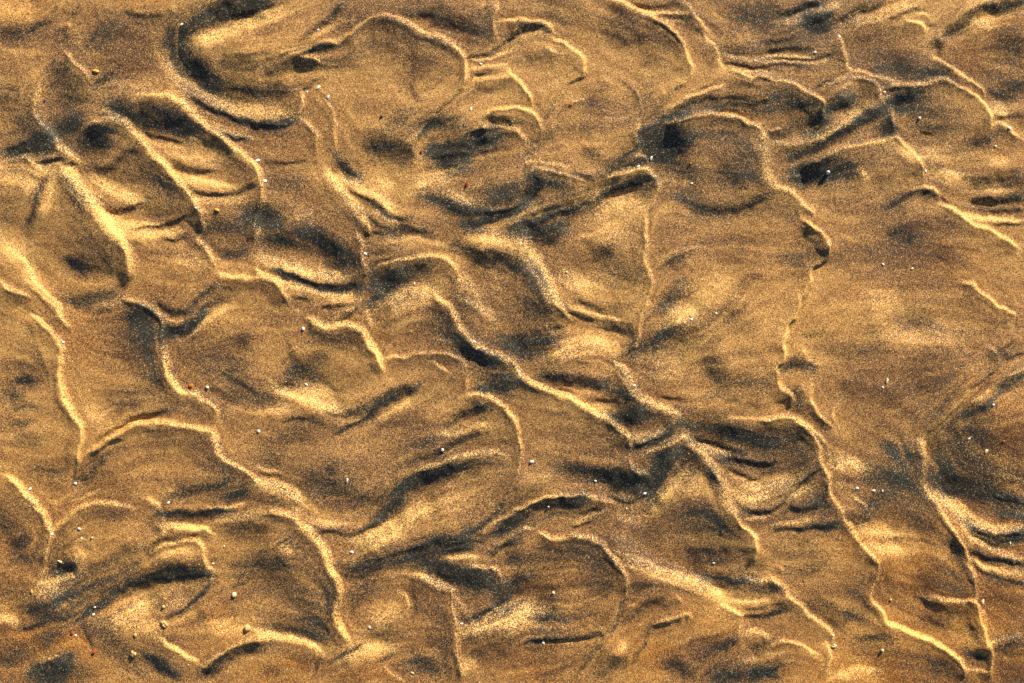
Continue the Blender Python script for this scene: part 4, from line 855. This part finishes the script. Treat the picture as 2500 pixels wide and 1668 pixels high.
def crumb_mesh(lx, ly, mat):
    """a few sand grains stuck together: a knobbly lump"""
    V_, F_ = [], []
    for k in range(7):
        a = random.uniform(0, 6.28); r = 0.0 if k == 0 else random.uniform(0.25, 0.36)
        s = random.uniform(0.42, 0.6)
        sub = pebble_mesh(lx * s, ly * s, min(lx, ly) * s, mat, 0.12, 5, 7)
        o = len(V_)
        for v in sub.vertices:
            V_.append((v.co.x + r * lx * math.cos(a), v.co.y + r * ly * math.sin(a), v.co.z + random.uniform(-0.02, 0.02) * lx))
        for p in sub.polygons:
            F_.append(tuple(o + i for i in p.vertices))
        bpy.data.meshes.remove(sub)
    return mesh_of('sand_lump', V_, F_, mat, True)


SH, PB = 'shell fragments scattered over the sand', 'small pebbles lying on the sand'
KIND = {'chip': ('shell_fragment', 'shell fragment', SH), 'sliver': ('shell_fragment', 'shell fragment', SH), 'bead': ('shell_fragment', 'shell fragment', SH),
        'pebble': ('pebble', 'pebble', PB), 'crumb': ('sand_lump', 'sand lump', 'lumps of stuck sand grains'),
        'stone': ('stone_chip', 'stone chip', 'coloured stone chips on the sand')}
# u, v, length, width (units), angle, kind, colour, label
THINGS = [
    (444, 61, 9, 6, 40, 'chip', 'white', 'small white shell chip in the black sand of the crescent hollow'),
    (234, 174, 16, 9, -5, 'pebble', 'yellow', 'yellow-orange oval pebble on brown sand left of the crescent hollow'),
    (629, 392, 13, 9, 15, 'chip', 'white', 'white shell chip on the long pale crest, upper of the two there'),
    (647, 442, 11, 8, -10, 'chip', 'white', 'white shell chip below the long pale crest, lower of the two there'),
    (532, 514, 14, 8, -30, 'pebble', 'yellow', 'yellow pebble on grey-brown sand below the two long pale crests'),
    (483, 510, 7, 5, -20, 'chip', 'white', 'tiny white flake just left of the yellow pebble under the long crests'),
    (109, 244, 6, 9, 0, 'stone', 'blue', 'dull blue stone speck on dark sand near the left edge'),
    (777, 213, 13, 8, 42, 'chip', 'white', 'white oblong shell chip right of the bulge in the crescent hollow'),
    (801, 236, 7, 11, -15, 'chip', 'grey', 'grey translucent shell chip below the white oblong chip, upper left centre'),
    (749, 224, 5, 6, 0, 'chip', 'white', 'tiny white flake left of the white oblong chip by the hollow'),
    (777, 73, 7, 5, 30, 'chip', 'white', 'small white flake lying in the straight dark groove at the top'),
    (932, 285, 9, 7, 25, 'stone', 'dark', 'black stone chip on the broad smooth lobe at top centre'),
    (1150, 267, 7, 12, -8, 'chip', 'white', 'white triangular shell chip beside the edge of the big top-centre lobe'),
    (1174, 157, 8, 6, 0, 'chip', 'white', 'white shell chip on pale folds below the groove at top centre'),
    (1140, 449, 8, 17, -15, 'stone', 'red', 'bright red stone chip below the dark pit, largest of the red ones'),
    (1028, 370, 6, 9, 0, 'stone', 'red', 'small red chip among dark grains left of the dark pit'),
    (1250, 299, 6, 6, 0, 'stone', 'green', 'tiny yellow-green speck on the dark band above the dark pit'),
    (1394, 256, 10, 6, 20, 'stone', 'orange', 'orange chip on the thin pale line right of top centre'),
    (1591, 385, 7, 13, -15, 'sliver', 'white', 'white upright shell sliver at the left side of the dark grey patch'),
    (1559, 405, 10, 4, 35, 'sliver', 'white', 'thin slanted white sliver on the dark fold left of the upright sliver'),
    (1686, 400, 7, 7, 0, 'stone', 'orange', 'small orange chip at the lower right of the dark grey patch'),
    (1689, 448, 8, 6, 0, 'chip', 'white', 'white flake on tan sand below the dark grey patch'),
    (1990, 128, 8, 7, 40, 'chip', 'white', 'white flake among the fine parallel streaks at upper right'),
    (2049, 89, 8, 5, 0, 'chip', 'white', 'white flake at the upper end of the notched crest, upper right'),
    (2020, 422, 11, 11, 0, 'bead', 'grey', 'round grey shell bead in the black wedge patch at right'),
    (2464, 313, 10, 8, 0, 'bead', 'white', 'bright white bead of shell near the upper right edge'),
    (2431, 357, 7, 7, 30, 'chip', 'cream', 'cream flake below the bright white bead near the right edge'),
    (2259, 418, 7, 6, 0, 'chip', 'white', 'small white flake right of the crest bounding the black wedge lobe'),
    (2244, 289, 7, 7, 0, 'bead', 'white', 'small white bead in the middle of the rounded lobe at upper right'),
    (2158, 226, 9, 5, 0, 'chip', 'white', 'white flake in the crease where two crests meet, upper right'),
    (155, 836, 7, 7, 0, 'bead', 'white', 'white bead beside the long curved crest near the left edge'),
    (505, 946, 8, 8, 0, 'bead', 'white', 'white bead on coarse sand right of the jagged pale crest, left half'),
    (466, 942, 14, 10, 20, 'stone', 'orange', 'orange chip pressed in coarse sand on the jagged pale crest'),
    (632, 1053, 8, 9, 0, 'chip', 'white', 'white chip on grey-brown sand left of the lower centre'),
    (741, 803, 8, 9, 0, 'bead', 'white', 'oval white bead below the bright hooked crest left of centre'),
    (892, 620, 12, 7, -20, 'chip', 'white', 'white chip on the edge between two lobes left of centre'),
    (747, 939, 10, 5, -30, 'sliver', 'white', 'white sliver below the dark smudge left of centre'),
    (1081, 1098, 10, 9, 20, 'chip', 'white', 'white chip in the dark groove left of the picture centre bottom'),
    (1159, 834, 11, 9, 0, 'chip', 'cream', 'pale flake on the bright slanting crest at centre'),
    (1011, 692, 5, 8, 0, 'sliver', 'cream', 'small cream sliver on smooth tan sand at centre'),
    (1268, 906, 8, 7, 20, 'chip', 'white', 'white flake above the long straight crest right of centre'),
    (1384, 664, 8, 7, 0, 'chip', 'cream', 'cream flake on the tan slope right of the broad pale crest'),
    (1688, 780, 7, 8, 10, 'chip', 'white', 'white flake on a golden patch left of the brown smear'),
    (1748, 765, 7, 5, 30, 'chip', 'white', 'tiny white flake touching the lower end of the brown smear'),
    (1549, 941, 8, 7, 0, 'chip', 'cream', 'cream flake on the bright crest below the dark V, right of centre'),
    (2157, 645, 8, 6, -25, 'chip', 'white', 'white flake on the open smooth sand at right, leftmost of a pair'),
    (2228, 656, 8, 6, 30, 'chip', 'white', 'white flake on the open smooth sand at right, rightmost of a pair'),
    (2164, 930, 7, 15, -10, 'sliver', 'cream', 'long cream sliver standing upright on the brown slope at right'),
    (2154, 946, 7, 5, -30, 'chip', 'white', 'small white flake just below the long cream sliver'),
    (2408, 1102, 8, 13, -25, 'chip', 'cream', 'cream shell chip in the dark hollow at the right edge'),
    (2420, 988, 6, 6, 0, 'bead', 'white', 'tiny white bead on the dark streak above the right-hand hollow'),
    (2366, 1071, 9, 5, 30, 'chip', 'white', 'white chip on the left rim of the dark right-hand hollow'),
    (2448, 1077, 7, 6, 0, 'stone', 'orange', 'orange speck above the cream chip in the right-hand hollow'),
    (73, 1194, 10, 6, 25, 'chip', 'white', 'white chip beside the curved crest at the lower left edge'),
    (183, 1181, 8, 7, 0, 'chip', 'white', 'white chip in the dark fork between two crests, lower left'),
    (195, 1291, 10, 7, -35, 'chip', 'white', 'white chip on the lower left lobe, topmost of three'),
    (199, 1314, 6, 5, 30, 'chip', 'white', 'small white flake on the lower left lobe, left of a lower pair'),
    (225, 1313, 5, 5, 0, 'bead', 'cream', 'small cream bead on the lower left lobe, right of a lower pair'),
    (130, 1303, 8, 6, 0, 'chip', 'white', 'white flake in the notch where two lower left crests join'),
    (412, 1227, 9, 6, 50, 'chip', 'white', 'white chip at the small dark step on the lower left'),
    (145, 1372, 16, 5, -28, 'sliver', 'cream', 'long cream sliver beside a small black patch, lower left'),
    (79, 1444, 6, 10, 0, 'pebble', 'yellow', 'small yellow pebble below the golden bank, lower left'),
    (230, 1484, 7, 5, 20, 'chip', 'white', 'white flake in the blackest sand, upper of two, lower left'),
    (226, 1502, 10, 7, 30, 'chip', 'white', 'white chip in the blackest sand, lower of two, lower left'),
    (520, 1377, 8, 6, 0, 'chip', 'cream', 'cream flake right of the crest tip at lower left'),
    (570, 1454, 11, 15, -20, 'pebble', 'cream', 'large cream pebble with a pointed lower end, bottom left'),
    (604, 1533, 17, 16, 0, 'pebble', 'tan', 'round tan pebble half sunk in sand above the bottom-left crest'),
    (399, 1482, 8, 9, 0, 'pebble', 'tan', 'small tan pebble above the thin dark crack, bottom left'),
    (402, 1524, 13, 18, 30, 'crumb', 'tan', 'knobbly tan lump at the lower end of the thin dark crack'),
    (333, 1549, 7, 11, 0, 'pebble', 'tan', 'small upright tan pebble left of the knobbly lump, bottom left'),
    (326, 1596, 14, 16, 0, 'crumb', 'tan', 'knobbly tan lump on the grey slope near the bottom left corner'),
    (184, 1552, 7, 6, 0, 'chip', 'white', 'white flake on orange coarse sand near the bottom left corner'),
    (230, 1592, 10, 9, 0, 'stone', 'red', 'rusty red chip in orange sand near the bottom left corner'),
    (175, 1547, 7, 9, 0, 'stone', 'red', 'dark red speck left of the white flake, bottom left corner'),
    (548, 1333, 5, 8, 0, 'chip', 'cream', 'tiny cream flake on brown sand right of the lower left folds'),
    (848, 1173, 7, 14, -12, 'sliver', 'white', 'white upright sliver on brown sand, lower centre left'),
    (859, 1348, 10, 8, 0, 'chip', 'white', 'white chip below the bright golden fan, bottom centre left'),
    (902, 1532, 7, 9, 0, 'chip', 'white', 'white chip on the bottom brown slope left of centre'),
    (1127, 1523, 8, 6, 0, 'chip', 'white', 'white chip at the left end of the golden bank, bottom centre'),
    (1006, 1644, 10, 6, -15, 'chip', 'cream', 'cream chip at the very bottom left of centre'),
    (1298, 1127, 11, 8, 30, 'bead', 'white', 'bright white oval bead right of the big lower-centre lobe'),
    (1454, 1175, 9, 6, -20, 'chip', 'white', 'white chip on the dark band right of the oval bead'),
    (1575, 1206, 10, 7, 10, 'chip', 'white', 'white chip at the foot of the steep black groove, lower right centre'),
    (1530, 1243, 6, 8, 0, 'chip', 'cream', 'small cream flake below the foot of the black groove'),
    (1351, 1448, 7, 7, 0, 'bead', 'white', 'white bead alone on the large smooth lobe at bottom centre'),
    (1743, 1376, 8, 5, 0, 'chip', 'white', 'white flake on the dark triangular lobe at lower right'),
    (1326, 1570, 8, 7, 0, 'chip', 'white', 'white chip in the dark line under the large bottom lobe'),
    (1339, 1238, 7, 5, -30, 'chip', 'white', 'small white flake in the dark arched band at lower centre'),
    (2093, 1192, 10, 8, 0, 'chip', 'white', 'white chip at lower right, leftmost of a row of three'),
    (2134, 1198, 10, 6, 0, 'chip', 'white', 'white chip at lower right, middle of a row of three'),
    (2155, 1199, 5, 8, 0, 'chip', 'white', 'small white chip at lower right, rightmost of a row of three'),
    (2399, 1470, 9, 15, -10, 'chip', 'cream', 'cream shell chip right of the long crest at lower right'),
    (2037, 1578, 13, 9, 15, 'crumb', 'cream', 'pale lump at the lower end of a crest, bottom right'),
    (2035, 1551, 8, 6, 0, 'chip', 'white', 'small white flake just above the pale lump, bottom right'),
    (2176, 1466, 7, 6, 0, 'pebble', 'yellow', 'tiny yellow pebble below a crest bend at lower right'),
    (2154, 1588, 8, 8, 0, 'bead', 'cream', 'cream bead on brown sand between two crests, bottom right'),
    (2468, 1327, 4, 8, 0, 'sliver', 'white', 'tiny white sliver under the black band at the right edge'),
]
for (u, v, a, b, ang, kind, colr, lab) in THINGS:
    name, cat, grp = KIND[kind]
    lx, ly = a * MM * 0.98, b * MM * 0.98
    mat = MATS[colr]
    lo = min(lx, ly)
    if kind == 'chip':
        mesh = chip_mesh(lx, ly, lo * 0.32, random.choice((6, 7, 8)), mat)
        lift = 0.22
    elif kind == 'sliver':
        mesh = chip_mesh(lx, ly, lo * 0.5, 8, mat)
        lift = 0.25
    elif kind == 'stone':
        mesh = chip_mesh(lx, ly, lo * 0.6, 6, mat)
        lift = 0.22
    elif kind == 'bead':
        mesh = pebble_mesh(lx, ly, lo * 0.8, mat, 0.05)
        lift = 0.28
    elif kind == 'pebble':
        mesh = pebble_mesh(lx, ly, lo * 0.75, mat, 0.09, 8, 12)
        lift = 0.25
    else:
        mesh = crumb_mesh(lx, ly, mat)
        lift = 0.22
    mesh.name = name
    o = bpy.data.objects.new(name, mesh)
    scene.collection.objects.link(o)
    x, y = world(u, v)
    z = float(height(u, v)[0])
    gx = float(height(u + 5, v)[0] - height(u - 5, v)[0]) / 10.0
    gy = float(height(u, v - 5)[0] - height(u, v + 5)[0]) / 10.0
    o.location = (x, y, z * MM + lo * lift)
    o.rotation_euler = (math.atan(gy) + random.uniform(-.15, .15), -math.atan(gx) + random.uniform(-.15, .15), math.radians(ang))
    o['label'] = lab; o['category'] = cat; o['group'] = grp

# ------------------------------------------------------------------ loose coarse grains lying over the ripples, uncounted
g = np.random.default_rng(5)
NG = 14000
cu = g.uniform(-40, W0 + 40, NG * 6); cv = g.uniform(-40, H0 + 40, NG * 6)
wgt = 0.25 + 0.9 * sample(AP, cu, cv) + 0.7 * sample(AO, cu, cv) + 0.15 * np.clip(sample(patch, cu, cv), 0, 2)
keep = np.nonzero(g.uniform(0, 1.3, len(cu)) < wgt)[0][:NG]
cu, cv = cu[keep], cv[keep]
NG = len(cu)
rad = (0.00020 + 0.00018 * g.random(NG) ** 2.5)
rad[:200] *= 1.7
dirs = np.array([[1, 0, 0], [0, 1, 0], [-1, 0, 0], [0, -1, 0], [0, 0, 1], [0, 0, -1]], float)
rot = g.uniform(0, 2 * math.pi, NG)
P0 = np.repeat(dirs[None], NG, 0) * g.uniform(0.65, 1.25, (NG, 6, 1)) + g.uniform(-.25, .25, (NG, 6, 3))
c_, s_ = np.cos(rot)[:, None], np.sin(rot)[:, None]
px = P0[..., 0] * c_ - P0[..., 1] * s_
py = P0[..., 0] * s_ + P0[..., 1] * c_
xw, yw = world(cu, cv)
zw = height(cu, cv) * MM
PV = np.stack([xw[:, None] + px * rad[:, None], yw[:, None] + py * rad[:, None], zw[:, None] + (P0[..., 2] + 0.35) * rad[:, None]], -1)
tri = np.array([[0, 1, 4], [1, 2, 4], [2, 3, 4], [3, 0, 4], [1, 0, 5], [2, 1, 5], [3, 2, 5], [0, 3, 5]])
TR = (tri[None] + (np.arange(NG) * 6)[:, None, None]).reshape(-1, 3).astype(np.int32)
gm = bpy.data.meshes.new('loose_grains')
gm.vertices.add(NG * 6); gm.vertices.foreach_set('co', PV.astype(np.float32).ravel())
gm.loops.add(len(TR) * 3); gm.loops.foreach_set('vertex_index', TR.ravel())
gm.polygons.add(len(TR))
gm.polygons.foreach_set('loop_start', np.arange(0, len(TR) * 3, 3, dtype=np.int32))
gm.polygons.foreach_set('loop_total', np.full(len(TR), 3, np.int32))
pal = np.array([[.80, .74, .62], [.62, .44, .20], [.46, .22, .05], [.06, .04, .03], [.55, .36, .15], [.70, .55, .30]])
pick = g.choice(6, NG, p=[.05, .22, .16, .22, .20, .15])
pick[:200] = g.choice([0, 0, 0, 5, 2], 200)
colr = np.concatenate([pal[pick], np.ones((NG, 1))], 1)
ca = gm.attributes.new('tint', 'FLOAT_COLOR', 'POINT')
ca.data.foreach_set('color', np.repeat(colr, 6, 0).astype(np.float32).ravel())
gm.update(calc_edges=True)
gmat = bpy.data.materials.new('loose_grain_colours')
gmat.use_nodes = True
an = gmat.node_tree.nodes.new('ShaderNodeAttribute'); an.attribute_name = 'tint'
gb = gmat.node_tree.nodes['Principled BSDF']
gmat.node_tree.links.new(an.outputs['Color'], gb.inputs['Base Color'])
gb.inputs['Roughness'].default_value = 0.45
gm.materials.append(gmat)
go = bpy.data.objects.new('loose_grains', gm)
scene.collection.objects.link(go)
go['kind'] = 'stuff'
go['label'] = 'loose coarse sand grains sprinkled over the ripples'
go['category'] = 'sand grains'
